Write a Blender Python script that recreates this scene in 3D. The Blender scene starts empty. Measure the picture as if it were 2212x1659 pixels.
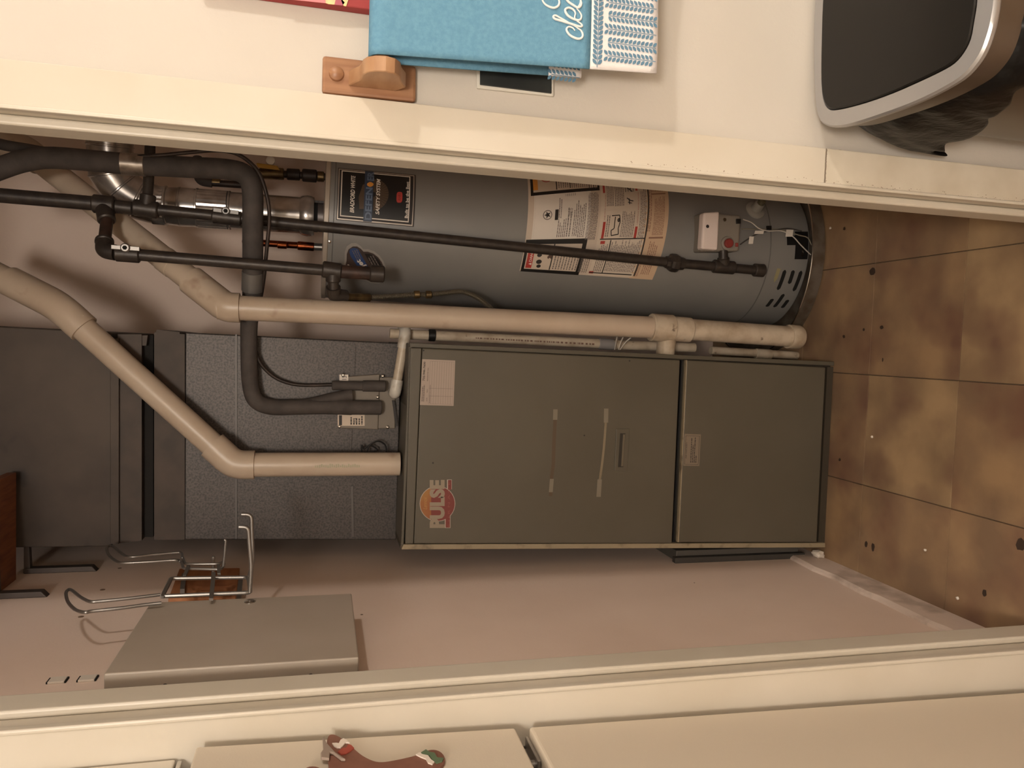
import bpy, bmesh, math, random
from mathutils import Vector as V, Matrix
random.seed(7)
S = bpy.context.scene
COL = S.collection

# ------------------------------------------------------------------ camera
# the photograph was taken with the phone turned on its side: world "up" points to image left
FPX, CAMH = 1650.0, 1.45
YAW, PITCH, ROLL = math.radians(3.0), math.radians(13.97), math.radians(1.2)
_h = V((-math.sin(YAW), math.cos(YAW), 0)); _r0 = V((math.cos(YAW), math.sin(YAW), 0)); _z = V((0, 0, 1))
FWD = _h*math.cos(PITCH) - _z*math.sin(PITCH)
_u0 = _z*math.cos(PITCH) + _h*math.sin(PITCH)
RIGHT = _r0*math.cos(ROLL) + _u0*math.sin(ROLL)
UP = _u0*math.cos(ROLL) - _r0*math.sin(ROLL)
CAM = V((0, 0, CAMH))
cd = bpy.data.cameras.new('camera'); cam = bpy.data.objects.new('camera', cd); COL.objects.link(cam)
cd.sensor_fit = 'HORIZONTAL'; cd.sensor_width = 36.0; cd.lens = 36.0*FPX/2212.0
cd.clip_start = 0.02
mx = Matrix.Identity(4)
for i, a in enumerate((-UP, RIGHT, -FWD)):
    mx[0][i], mx[1][i], mx[2][i] = a
mx.translation = CAM
cam.matrix_world = mx
S.camera = cam

# ------------------------------------------------------------------ world, lamps, exposure
w = bpy.data.worlds.new('world'); S.world = w; w.use_nodes = True
w.node_tree.nodes['Background'].inputs[0].default_value = (1.0, 0.86, 0.7, 1)
w.node_tree.nodes['Background'].inputs[1].default_value = 0.02
WARM = (1.0, 0.915, 0.825)
def lamp(name, loc, watts, radius, col=WARM):
    ld = bpy.data.lights.new(name, 'POINT'); ld.energy = watts; ld.color = col; ld.shadow_soft_size = radius
    o = bpy.data.objects.new(name, ld); o.location = loc; COL.objects.link(o); return o
CEIL_LAMP = V((-0.10, -1.15, 2.22)); PENDANT = V((1.80, -0.25, 2.16))
lamp('ceiling_lamp_light', CEIL_LAMP, 71, 0.19)
lamp('pendant_lamp_light', PENDANT, 40, 0.06)
S.view_settings.view_transform = 'Standard'; S.view_settings.look = 'None'
S.view_settings.gamma = 1.0; S.view_settings.use_curve_mapping = False
S.view_settings.exposure = 0.64

# ------------------------------------------------------------------ pixel -> point on a known plane
def ray(x, y): return FWD*FPX + RIGHT*((1659 - y) - 829.5) - UP*(x - 1106)
def at(x, y, Y): d = ray(x, y); return CAM + d*(Y/d.y)
def atx(x, y, X): d = ray(x, y); return CAM + d*(X/d.x)
def atz(x, y, Z): d = ray(x, y); return CAM + d*((Z - CAMH)/d.z)
def K(ox, oy, s): return lambda x, y: (ox + x/s, oy + y/s)
c1 = K(0, 200, 2.989); c2 = K(660, 320, 2.765); c3 = K(1380, 340, 3.771); c4 = K(0, 540, 3.607)
c5 = K(480, 640, 3.95); c6 = K(840, 680, 2.962); c7 = K(1400, 660, 2.861); c8 = K(0, 1000, 2.572)
d1 = K(640, 0, 2.633); d2 = K(1700, 0, 3.457); e1 = K(700, 350, 5.926); e2 = K(1110, 380, 6.9125)
e3 = K(890, 760, 12.76); e4 = K(890, 1020, 12.76); e5 = K(100, 1080, 4.424); e6 = K(180, 280, 7.373)
e7 = K(440, 320, 6.914); e8 = K(1460, 920, 16.59); g1 = K(1200, 0, 8.733); g3 = K(660, 1560, 6.506); g7 = K(820, 680, 4.096)

# ------------------------------------------------------------------ materials
def lin(c): return tuple((v/12.92 if v <= .04045 else ((v+.055)/1.055)**2.4) for v in [q/255 for q in c])
MATS = {}
def mat(name, col, rough=.6, metal=0.0, col2=None, scale=8, detail=4, lo=.35, hi=.65, bump=0, bscale=None, bdist=.002,
        spec=.5, coat=0, stretch=None, emit=None, trans=0, col3=None, scale3=40, lo3=.6, hi3=.7, alpha=1):
    if name in MATS: return MATS[name]
    m = bpy.data.materials.new(name); m.use_nodes = True; MATS[name] = m
    nt = m.node_tree; b = nt.nodes['Principled BSDF']; L = nt.links
    c = lin(col)
    b.inputs['Base Color'].default_value = (*c, 1); b.inputs['Roughness'].default_value = rough
    b.inputs['Metallic'].default_value = metal; b.inputs['Specular IOR Level'].default_value = spec
    b.inputs['Coat Weight'].default_value = coat; b.inputs['Transmission Weight'].default_value = trans
    b.inputs['Alpha'].default_value = alpha
    tc = nt.nodes.new('ShaderNodeNewGeometry'); mp = nt.nodes.new('ShaderNodeMapping')
    L.new(tc.outputs['Position'], mp.inputs['Vector'])
    if stretch: mp.inputs['Scale'].default_value = stretch
    def noise(sc, det):
        n = nt.nodes.new('ShaderNodeTexNoise'); n.inputs['Scale'].default_value = sc; n.inputs['Detail'].default_value = det
        L.new(mp.outputs['Vector'], n.inputs['Vector']); return n
    def ramp(n, a, bb):
        r = nt.nodes.new('ShaderNodeMapRange'); r.inputs[1].default_value = a; r.inputs[2].default_value = bb
        L.new(n.outputs['Fac'], r.inputs[0]); return r
    last = None
    if col2:
        r = ramp(noise(scale, detail), lo, hi); mix = nt.nodes.new('ShaderNodeMix'); mix.data_type = 'RGBA'
        mix.inputs[6].default_value = (*c, 1); mix.inputs[7].default_value = (*lin(col2), 1)
        L.new(r.outputs[0], mix.inputs[0]); last = mix.outputs[2]
    if col3:
        r = ramp(noise(scale3, 3), lo3, hi3); mix = nt.nodes.new('ShaderNodeMix'); mix.data_type = 'RGBA'
        if last: L.new(last, mix.inputs[6])
        else: mix.inputs[6].default_value = (*c, 1)
        mix.inputs[7].default_value = (*lin(col3), 1); L.new(r.outputs[0], mix.inputs[0]); last = mix.outputs[2]
    if last: L.new(last, b.inputs['Base Color'])
    if bump:
        n = noise(bscale or scale*4, 3); bp = nt.nodes.new('ShaderNodeBump'); bp.inputs['Strength'].default_value = bump
        bp.inputs['Distance'].default_value = bdist; L.new(n.outputs['Fac'], bp.inputs['Height']); L.new(bp.outputs[0], b.inputs['Normal'])
    if emit:
        b.inputs['Emission Color'].default_value = (*lin(emit[0]), 1); b.inputs['Emission Strength'].default_value = emit[1]
    return m

M_wall = mat('closet_paint', (241, 220, 206), .7, col2=(234, 212, 197), scale=3, bump=.15, bscale=180)
M_wallk = mat('kitchen_paint', (202, 196, 187), .6, col2=(196, 189, 179), scale=2, bump=.1, bscale=200)
M_trim = mat('trim_paint', (206, 198, 184), .38, col2=(199, 190, 174), scale=5, bump=.12, bscale=40)
M_base = mat('worn_baseboard_paint', (222, 204, 192), .6, col2=(180, 162, 148), scale=14, lo=.5, hi=.72, bump=.4, bscale=40)
M_grout = mat('tile_joint', (92, 78, 62), .9)
M_tile = mat('stone_look_vinyl', (128, 104, 82), .42, col2=(160, 131, 99), scale=6, detail=10, lo=.38, hi=.64, col3=(116, 86, 70), scale3=5.2, lo3=.48, hi3=.70, bump=.15, bscale=60)
M_tile2 = mat('stone_look_vinyl_tan', (138, 114, 88), .42, col2=(170, 143, 109), scale=6, detail=10, lo=.38, hi=.64, col3=(120, 92, 75), scale3=5.6, lo3=.50, hi3=.72, bump=.15, bscale=60)
M_ceil = mat('ceiling_paint', (225, 218, 205), .8)
M_dark = mat('dark_gap', (18, 16, 14), .9)
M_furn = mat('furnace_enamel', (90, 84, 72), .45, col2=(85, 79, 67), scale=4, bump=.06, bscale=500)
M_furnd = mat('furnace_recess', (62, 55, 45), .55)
M_furnl = mat('furnace_flange', (150, 136, 112), .4, col2=(112, 100, 82), scale=30, lo=.55, hi=.7)
M_galv = mat('galvanised_sheet', (84, 78, 75), .48, .45, col2=(60, 57, 56), scale=210, detail=8, lo=.40, hi=.64, bump=.05, bscale=70)
M_galvb = mat('dull_plenum_sheet', (80, 69, 60), .6, .2, col2=(60, 51, 45), scale=6, detail=8, lo=.35, hi=.7, col3=(34, 30, 29), scale3=6, lo3=.64, hi3=.72)
M_collar = mat('duct_collar', (78, 66, 58), .6, .2, col2=(62, 54, 48), scale=14)
M_canvas = mat('black_canvas', (30, 27, 25), .9)
M_plate = mat('coil_access_plate', (118, 108, 96), .5, .1)
M_pvc = mat('aged_pvc', (194, 177, 158), .36, col2=(182, 163, 143), scale=9, lo=.4, hi=.75, col3=(146, 114, 92), scale3=13, lo3=.66, hi3=.82)
M_pvcd = mat('dirty_pvc', (196, 182, 162), .42, col2=(166, 148, 126), scale=22, lo=.42, hi=.7, col3=(96, 78, 64), scale3=34, lo3=.66, hi3=.76)
M_pvcw = mat('white_pvc', (206, 200, 190), .4, col2=(160, 146, 128), scale=30, lo=.5, hi=.75)
M_gas = mat('black_iron_pipe', (54, 48, 45), .42, .3, col2=(68, 60, 54), scale=40, bump=.2, bscale=120)
M_gasr = mat('rusty_iron_nipple', (74, 54, 46), .5, .3, col2=(48, 38, 34), scale=30)
M_foam = mat('black_pipe_foam', (78, 71, 67), .78, col2=(64, 58, 55), scale=30, bump=.2, bscale=150)
M_tape = mat('foil_tape', (170, 158, 146), .35, .7, col2=(120, 110, 100), scale=40)
M_tapeg = mat('grey_duct_tape', (112, 108, 104), .5, .3)
M_copd = mat('tarnished_copper', (64, 52, 46), .5, .4, col2=(46, 38, 34), scale=30)
M_cop = mat('bright_copper', (190, 104, 62), .25, 1, col2=(120, 62, 40), scale=30)
M_brass = mat('brass', (136, 114, 78), .38, .8, col2=(92, 76, 54), scale=40)
M_yel = mat('yellow_handle', (190, 146, 60), .5)
M_chrome = mat('bright_steel', (200, 196, 190), .22, 1)
M_steel = mat('wire_steel', (150, 146, 142), .34, .85)
M_vent = mat('vent_galvanised', (208, 202, 196), .26, .78, col2=(168, 160, 154), scale=26, lo=.35, hi=.65, bump=.05, bscale=30)
M_tank = mat('heater_enamel', (132, 129, 125), .4, col2=(126, 123, 120), scale=5)
M_tankd = mat('heater_seam', (70, 68, 66), .6)
M_cap = mat('heater_top_rim', (176, 164, 150), .35, .2)
M_pan = mat('drain_pan_steel', (122, 114, 104), .4, .45, col2=(96, 84, 70), scale=20)
M_black = mat('black_print', (22, 20, 19), .45)
M_white = mat('white_sticker', (226, 216, 204), .5)
M_paper = mat('label_paper', (205, 188, 170), .6)
M_buff = mat('buff_label', (206, 176, 146), .6)
M_ink = mat('label_ink', (118, 106, 100), .7)
M_inkd = mat('dark_ink', (44, 38, 36), .6)
M_red = mat('red_print', (176, 60, 52), .5)
M_orange = mat('orange_print', (214, 146, 66), .5)
M_blue = mat('blue_print', (40, 66, 112), .5)
M_blueb = mat('defender_blue', (52, 64, 84), .45)
M_bluel = mat('defender_letter', (98, 112, 134), .45)
M_silver = mat('silver_border', (176, 166, 156), .35, .5)
M_gasv = mat('gas_valve_grey', (134, 126, 116), .5)
M_gasw = mat('gas_valve_white', (232, 216, 208), .4)
M_knob = mat('red_knob', (132, 50, 44), .5)
M_drain = mat('drain_valve_plastic', (150, 146, 138), .45)
M_wire = mat('white_wire', (196, 188, 178), .5)
M_panel = mat('breaker_panel_grey', (168, 156, 143), .45, col2=(162, 150, 136), scale=6)
M_wood = mat('shelf_wood', (142, 88, 54), .5, col2=(112, 64, 38), scale=12, stretch=(8, 1, 8), lo=.35, hi=.65)
M_woodp = mat('light_wood_plate', (176, 118, 76), .55, col2=(150, 94, 58), scale=9, stretch=(4, 1, 6))
M_oak = mat('oak', (158, 116, 84), .42, col2=(136, 94, 66), scale=7, detail=6, stretch=(14, 14, 1.2), lo=.35, hi=.7)
M_oakl = mat('oak_bracket', (176, 138, 104), .42, col2=(158, 118, 86), scale=7, detail=6, stretch=(3, 3, 10), lo=.35, hi=.7)
M_blueT = mat('blue_towel', (106, 152, 178), .9, col2=(96, 142, 170), scale=160, bump=.35, bscale=700, spec=.2)
M_whiteT = mat('white_towel_band', (226, 222, 222), .9, spec=.2, bump=.2, bscale=700)
M_leaf = mat('leaf_print', (96, 130, 154), .9, spec=.2)
M_script = mat('script_lettering', (232, 230, 228), .8, spec=.2)
M_bplate = mat('black_plate', (30, 32, 32), .45, col2=(44, 48, 46), scale=20, col3=(150, 150, 144), scale3=16, lo3=.72, hi3=.76)
M_pedge = mat('paint_smeared_edge', (206, 202, 192), .5)
M_canv = mat('red_canvas', (160, 58, 58), .7, col2=(150, 52, 52), scale=20)
M_pink = mat('pink_paint', (216, 130, 136), .7)
M_cream = mat('yellow_paint', (240, 214, 150), .7, col2=(226, 184, 150), scale=60)
M_lid = mat('glossy_black_lid', (26, 24, 22), .3, spec=.22)
M_rim = mat('silver_rim', (176, 175, 176), .36, .7)
M_ss = mat('stainless_body', (118, 108, 98), .34, .8, col2=(104, 95, 86), scale=10, stretch=(1, 1, .05))
M_bag = mat('black_bin_bag', (12, 11, 11), .42, spec=.2, bump=.5, bscale=30, bdist=.008)
M_fridge = mat('cream_fridge', (212, 200, 182), .45, bump=.08, bscale=400)
M_gasket = mat('grey_gasket', (120, 112, 102), .6)
M_cab = mat('white_cabinet', (214, 206, 192), .5)
M_ginger = mat('gingerbread_brown', (134, 92, 76), .7, col2=(124, 84, 69), scale=40)
M_icew = mat('white_icing', (230, 218, 206), .6)
M_icer = mat('red_icing', (166, 76, 62), .6)
M_iceg = mat('green_icing', (96, 116, 88), .6)
M_lampg = mat('lamp_glass', (255, 245, 225), .4, emit=((255, 222, 176), 6))
M_tapec = mat('clear_tape', (126, 118, 104), .3)
M_tapeb = mat('tape_residue', (88, 72, 56), .6)

# ------------------------------------------------------------------ mesh helpers
def box(bm, x0, x1, y0, y1, z0, z1):
    return hexa(bm, [(x0, y0, z0), (x1, y0, z0), (x1, y0, z1), (x0, y0, z1), (x0, y1, z0), (x1, y1, z0), (x1, y1, z1), (x0, y1, z1)])
def hexa(bm, p):   # four front corners in order, then the four behind them
    v = [bm.verts.new(q) for q in p]
    for f in ((0, 1, 2, 3), (7, 6, 5, 4), (0, 4, 5, 1), (1, 5, 6, 2), (2, 6, 7, 3), (3, 7, 4, 0)):
        bm.faces.new([v[i] for i in f])
def slab(bm, front, depth):   # front quad (world points) pushed back by a vector
    d = V(depth) if not isinstance(depth, (int, float)) else V((0, depth, 0))
    hexa(bm, [V(p) for p in front] + [V(p) + d for p in front])
def prism(bm, pts, depth):
    a = [bm.verts.new(p) for p in pts]; d = V(depth); b = [bm.verts.new(V(p) + d) for p in pts]; n = len(pts)
    bm.faces.new(a); bm.faces.new(b[::-1])
    for i in range(n): bm.faces.new((a[i], b[i], b[(i+1) % n], a[(i+1) % n]))
def fillet(pts, rad, seg=6):
    pts = [V(p) for p in pts]; out = [pts[0]]
    for i in range(1, len(pts)-1):
        a, b, c = pts[i-1], pts[i], pts[i+1]; u = a-b; w_ = c-b
        r = min(rad, u.length*.48, w_.length*.48); p = b+u.normalized()*r; q = b+w_.normalized()*r
        for k in range(seg+1):
            t = k/seg; out.append(p*(1-t)**2 + b*2*t*(1-t) + q*t*t)
    out.append(pts[-1]); return out
def spline(pts, seg=6):
    P = [V(p) for p in pts]; P = [P[0]*2-P[1]] + P + [P[-1]*2-P[-2]]; out = []
    for i in range(1, len(P)-2):
        a, b, c, d = P[i-1:i+3]
        for k in range(seg):
            t = k/seg
            out.append(.5*((2*b)+(c-a)*t+(2*a-5*b+4*c-d)*t*t+(3*b-a-3*c+d)*t**3))
    out.append(P[-2]); return out
def tube(bm, pts, r, n=16, cap=True):
    pts = [V(p) for p in pts]; m = len(pts)
    R = r if isinstance(r, (list, tuple)) else [r]*m
    T = []
    for i in range(m):
        t = pts[min(i+1, m-1)] - pts[max(i-1, 0)]; T.append(t.normalized())
    ref = V((0, 0, 1)) if abs(T[0].z) < .9 else V((0, 1, 0))
    nrm = (ref - T[0]*ref.dot(T[0])).normalized(); rings = []
    for i in range(m):
        nrm = (nrm - T[i]*nrm.dot(T[i])).normalized(); bn = T[i].cross(nrm)
        rings.append([bm.verts.new(pts[i] + (nrm*math.cos(a) + bn*math.sin(a))*R[i]) for a in [2*math.pi*k/n for k in range(n)]])
    for i in range(m-1):
        for k in range(n): bm.faces.new((rings[i][k], rings[i][(k+1) % n], rings[i+1][(k+1) % n], rings[i+1][k]))
    if cap: bm.faces.new(rings[0][::-1]); bm.faces.new(rings[-1])
def lathe(bm, base, axis, prof, n=40, cap=True):   # prof: (radius, height along the axis)
    b = V(base); a = V(axis).normalized(); pts = [b + a*h for _, h in prof]
    ref = V((0, 0, 1)) if abs(a.z) < .9 else V((0, 1, 0))
    u = (ref - a*ref.dot(a)).normalized(); w_ = a.cross(u); rings = []
    for (r, h), p in zip(prof, pts):
        rings.append([bm.verts.new(p + (u*math.cos(t) + w_*math.sin(t))*max(r, 1e-5)) for t in [2*math.pi*k/n for k in range(n)]])
    for i in range(len(prof)-1):
        for k in range(n): bm.faces.new((rings[i][k], rings[i][(k+1) % n], rings[i+1][(k+1) % n], rings[i+1][k]))
    if cap: bm.faces.new(rings[0][::-1]); bm.faces.new(rings[-1])
def collar(bm, p, q, r, n=20, ch=.15):   # a fitting sleeve between two points
    p, q = V(p), V(q); L = (q-p).length; c = min(r*ch, L*.2)
    lathe(bm, p, q-p, [(r-c, 0), (r, c), (r, L-c), (r-c, L)], n)
def obj(name, bm, material, parent=None, smooth=False, bevel=0, seg=2, auto=None):
    bmesh.ops.remove_doubles(bm, verts=bm.verts, dist=1e-6)
    bmesh.ops.recalc_face_normals(bm, faces=bm.faces)
    me = bpy.data.meshes.new(name); bm.to_mesh(me); bm.free(); me.materials.append(material)
    o = bpy.data.objects.new(name, me); COL.objects.link(o)
    if smooth:
        me.polygons.foreach_set('use_smooth', [True]*len(me.polygons))
        me.set_sharp_from_angle(angle=math.radians(auto or 38))
    if bevel:
        b = o.modifiers.new('bevel', 'BEVEL'); b.width = bevel; b.segments = seg; b.limit_method = 'ANGLE'; b.angle_limit = math.radians(40)
    if parent:
        o.parent = parent
        if parent.type == 'EMPTY': o.matrix_parent_inverse = Matrix.Translation(-parent.location)
    return o
def B(): return bmesh.new()
def tag(o, label, cat, group=None):
    o['label'] = label; o['category'] = cat
    if group: o['group'] = group
    return o
def thing(name, loc, label, cat, group=None):
    o = bpy.data.objects.new(name, None); o.location = loc; o.empty_display_size = .05; COL.objects.link(o)
    return tag(o, label, cat, group)
def struct(o): o['kind'] = 'structure'; return o
def mk(name, material, parent, fn, *a, smooth=False, bevel=0, auto=None, seg=2, **k):
    bm = B(); fn(bm, *a, **k); return obj(name, bm, material, parent, smooth, bevel, seg, auto)
def part_label(o, s): o['label'] = s; return o

# surface patches: f(u, v, off) -> world point; u runs left to right, v top to bottom, both 0..1
class Plane:
    def __init__(s, tl, tr, br, bl, n): s.c = [V(q) for q in (tl, tr, br, bl)]; s.n = V(n).normalized()
    def __call__(s, u, v, off=0):
        a, b, c, d = s.c; return (a*(1-u)+b*u)*(1-v) + (d*(1-u)+c*u)*v + s.n*off
class Cyl:
    def __init__(s, corners, fn): s.c = corners; s.fn = fn
    def __call__(s, u, v, off=0):
        a, b, c, d = s.c
        th = (a[0]*(1-u)+b[0]*u)*(1-v) + (d[0]*(1-u)+c[0]*u)*v
        z = (a[1]*(1-u)+b[1]*u)*(1-v) + (d[1]*(1-u)+c[1]*u)*v
        return s.fn(th, z, off)
def pquad(bm, P, u0, v0, u1, v1, off=.0006, n=1):
    m = 1
    if isinstance(P, Cyl): n = max(1, math.ceil(abs(u1-u0)*20)); m = max(1, math.ceil(abs(v1-v0)*10))
    g_ = [[bm.verts.new(P(u0+(u1-u0)*i/n, v0+(v1-v0)*j/m, off)) for i in range(n+1)] for j in range(m+1)]
    for j in range(m):
        for i in range(n): bm.faces.new((g_[j+1][i], g_[j+1][i+1], g_[j][i+1], g_[j][i]))
def pframe(bm, P, u0, v0, u1, v1, tu, tv, off=.0008, n=1):
    pquad(bm, P, u0, v0, u1, v0+tv, off, n); pquad(bm, P, u0, v1-tv, u1, v1, off, n)
    pquad(bm, P, u0, v0+tv, u0+tu, v1-tv, off); pquad(bm, P, u1-tu, v0+tv, u1, v1-tv, off)
def ppoly(bm, P, uv, off=.0008):
    if not isinstance(P, Cyl):
        bm.faces.new([bm.verts.new(P(u, v, off)) for u, v in uv]); return
    b = bmesh.new(); b.faces.new([b.verts.new((u, v, 0)) for u, v in uv])
    us = [u for u, v in uv]; lo_, hi_ = min(us), max(us)
    for k in range(1, 12):
        bmesh.ops.bisect_plane(b, geom=b.verts[:]+b.edges[:]+b.faces[:], plane_co=(lo_+(hi_-lo_)*k/12, 0, 0), plane_no=(1, 0, 0))
    m = {v: bm.verts.new(P(v.co.x, v.co.y, off)) for v in b.verts}
    for f in b.faces: bm.faces.new([m[v] for v in f.verts])
    b.free()
def pwords(bm, P, u0, v0, u1, v1, rows, off=.0008, fill=.5, wl=.07, ragged=.3, rnd=None):
    rnd = rnd or random; dv = (v1-v0)/rows
    for r in range(rows):
        v = v0+dv*(r+.25); u = u0; end = u1 - (u1-u0)*ragged*rnd.random()
        while u < end:
            l = wl*(u1-u0)*(.4+1.2*rnd.random()); pquad(bm, P, u, v, min(u+l, end), v+dv*fill, off); u += l+wl*(u1-u0)*.22
def ptext(name, P, u0, v0, u1, v1, body, material, parent, off=.001, shear=0, bold=0, extrude=0):
    cu = bpy.data.curves.new('t', 'FONT'); cu.body = body; cu.size = 1; cu.shear = shear; cu.offset = bold; cu.resolution_u = 3
    to = bpy.data.objects.new('t', cu); COL.objects.link(to); dg = bpy.context.evaluated_depsgraph_get()
    me = bpy.data.meshes.new_from_object(to.evaluated_get(dg)); bpy.data.objects.remove(to); bpy.data.curves.remove(cu)
    xs = [q.co.x for q in me.vertices]; ys = [q.co.y for q in me.vertices]
    x0, x1, y0, y1 = min(xs), max(xs), min(ys), max(ys)
    for q in me.vertices:
        q.co = P(u0+(u1-u0)*(q.co.x-x0)/(x1-x0), v1+(v0-v1)*(q.co.y-y0)/(y1-y0), off)
    me.name = name; me.materials.clear(); me.materials.append(material)
    o = bpy.data.objects.new(name, me); COL.objects.link(o)
    if parent:
        o.parent = parent
        if parent.type == 'EMPTY': o.matrix_parent_inverse = Matrix.Translation(-parent.location)
    return o

# ================================================================== THE SETTING
YW, YC = 1.127, 1.215            # kitchen face and closet face of the wall that holds the doorway
XL, XR, YB, ZC = -.607, .74, 2.66, 2.42
JL, JR = -.541, .284             # jamb faces
KX0, KX1, KY0 = -1.32, 2.7, -2.0
ZH = 2.36                        # head of the opening
fl = struct(mk('floor', M_grout, None, box, KX0, KX1, KY0, YB, -.05, -.004))
TS = .3033
bm = B(); g = .0006; b2 = .0016
hexa(bm, [(g, g, -.004), (TS-g, g, -.004), (TS-g, TS-g, -.004), (g, TS-g, -.004),
          (b2, b2, 0), (TS-b2, b2, 0), (TS-b2, TS-b2, 0), (b2, TS-b2, 0)])
t0 = obj('tile', bm, M_tile, fl)
tm = [t0.data]
for m_ in (M_tile2,):
    q = t0.data.copy(); q.materials[0] = m_; tm.append(q)
first = True; rt = random.Random(3)
for i in range(-5, 9):
    for j in range(-12, 4):
        x, y = .255 + i*TS - TS, 1.487 + j*.3033
        if x < KX0-.02 or x+TS > KX1+.02 or y < KY0-.02 or y+TS > YB+.05: continue
        if y > .9 and not (-.93 < x < .7): continue
        if first: o = t0; first = False
        else: o = t0.copy(); COL.objects.link(o)
        tan = (i, j) in ((0, -1), (1, -1), (0, 0), (1, 0), (-1, 0)) or rt.random() < .3
        o.data = tm[1 if tan and (j < 0 or rt.random() < .5) else 0]
        o.location = (x, y, 0)
M_stain = mat('floor_stain', (58, 44, 36), .6)
for (px_, py_, r_, e_) in ((1885, 587, .011, 1), (1905, 707, .006, 1), (1907, 777, .005, .5), (1871, 1175, .008, .7), (1886, 1182, .012, .45), (2205, 1176, .014, .8), (2127, 1281, .009, .6), (1824, 494, .005, 1), (1823, 727, .005, 1), (1866, 712, .004, 1), (1814, 993, .004, 1)):
    c_ = atz(px_, py_, .0); bm = B(); rr_ = random.Random(px_)
    prism(bm, [(c_.x+r_*math.cos(a)*(.8+.4*rr_.random()), c_.y+r_*e_*math.sin(a)*(.8+.4*rr_.random()), .0001) for a in [k*.628 for k in range(10)]], (0, 0, .0006)); obj('stain', bm, M_stain, fl)
for (px_, py_) in ((1796, 493), (2001, 1188), (2071, 1292), (1886, 944)):
    c_ = atz(px_, py_, .0); bm = B(); bmesh.ops.create_icosphere(bm, subdivisions=1, radius=.004)
    for v in bm.verts: v.co = V((v.co.x*(.7+.6*random.random()), v.co.y*(.7+.6*random.random()), max(-.0035, v.co.z*.8)+.0036)) + V((c_.x, c_.y, 0))
    tag(obj('floor_crumb', bm, M_white), {1796: 'white crumb on the floor just in front of the drain pan', 2001: 'white crumb on the floor before the lower furnace panel corner', 2071: 'white crumb on the floor near the left baseboard', 1886: 'tiny white crumb on the floor before the middle of the furnace'}[px_], 'debris', 'white crumbs on the floor')
struct(mk('ceiling', M_ceil, None, box, KX0-.1, KX1+.1, KY0-.1, YB+.1, ZC, ZC+.06))
struct(mk('wall_back', M_wall, None, box, XL-.1, XR+.1, YB, YB+.08, 0, ZC))
wl = struct(mk('wall_left', M_wall, None, box, XL-.1, XL, YC, YB, 0, ZC))
struct(mk('wall_right', M_wall, None, box, XR, XR+.1, YC, YB, 0, ZC))
# the wall with the doorway: one mesh, hole between the jambs, kitchen paint
bm = B()
box(bm, KX0, JL-.018, YW, YC, 0, ZC); box(bm, JR+.018, KX1, YW, YC, 0, ZC); box(bm, JL-.018, JR+.018, YW, YC, ZH+.018, ZC)
struct(obj('wall_front', bm, M_wallk))
struct(mk('wall_kitchen_left', M_wallk, None, box, KX0-.1, KX0, KY0, YC, 0, ZC))
struct(mk('wall_kitchen_right', M_wallk, None, box, KX1, KX1+.1, KY0, YC, 0, ZC))
struct(mk('wall_kitchen_rear', M_wallk, None, box, KX0-.1, KX1+.1, KY0-.1, KY0, 0, ZC))
# jamb lining and door stop
bm = B(); box(bm, JL-.018, JL, YW-.006, YC+.003, 0, ZH); box(bm, JR, JR+.018, YW-.006, YC+.003, 0, ZH); box(bm, JL-.018, JR+.018, YW-.006, YC+.003, ZH, ZH+.018)
dj = struct(obj('door_1', bm, M_trim, bevel=.0015))
for (a, b_) in ((JL, JL+.013), (JR-.014, JR)):
    mk('door_stop', M_trim, dj, box, a, b_, 1.163, YC+.003, 0, ZH-.013, bevel=.004, seg=3)
mk('door_stop', M_trim, dj, box, JL, JR, 1.163, YC+.003, ZH-.013, ZH, bevel=.004, seg=3)
# casings: flat board with a small bead on the inner edge
CF = YW - .014
cl = struct(mk('trim_1', M_trim, None, box, JL-.082, JL+.008, CF, YW, 0, ZH+.07, bevel=.002))
mk('edge_bead', M_trim, cl, box, JL+.002, JL+.010, CF-.002, YW-.002, 0, ZH, bevel=.003, seg=3)
cr = struct(mk('trim_2', M_trim, None, box, JR-.003, JR+.056, CF, YW, .655, ZH+.07, bevel=.0012))
mk('edge_bead', M_trim, cr, box, JR-.006, JR, CF-.0015, YW-.002, 0, ZH, bevel=.002, seg=3)
mk('casing_offcut', mat('lower_casing_paint', (214, 206, 190), .42, col2=(196, 186, 168), scale=9), cr, box, JR-.003, JR+.056, CF, YW, 0, .6535, bevel=.0012)
struct(mk('trim_3', M_trim, None, box, JL-.082, JR+.056, CF, YW, ZH+.008, ZH+.078, bevel=.002))
# scuffs and dirt along the right casing: small smears of grime with their own shape
rs = random.Random(11); bm = B()
for k in range(130):
    z = .25 + .75*rs.random()**1.3; x = JR-.0015 + rs.random()**2*.006; s = .0006+.0013*rs.random()
    P = Plane((x, CF-.0003, z+s*1.6), (x+s, CF-.0003, z+s*1.6), (x+s, CF-.0003, z), (x, CF-.0003, z), (0, -1, 0))
    pts = [(.5+.5*math.cos(a)*(.6+.4*rs.random()), .5+.5*math.sin(a)*(.6+.4*rs.random())) for a in [q*.9 for q in range(7)]]
    ppoly(bm, P, pts, .0002)
for k in range(46):
    z = .60 + .16*rs.random()**1.5; x = JR+.056 + rs.random()*.002; s = .0008+.002*rs.random()
    P = Plane((x, YW-.0003, z+s*2), (x+s, YW-.0003, z+s*2), (x+s, YW-.0003, z), (x, YW-.0003, z), (0, -1, 0))
    ppoly(bm, P, [(.5+.5*math.cos(a)*(.6+.4*rs.random()), .5+.5*math.sin(a)*(.6+.4*rs.random())) for a in [q*.9 for q in range(7)]], .0002)
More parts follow.
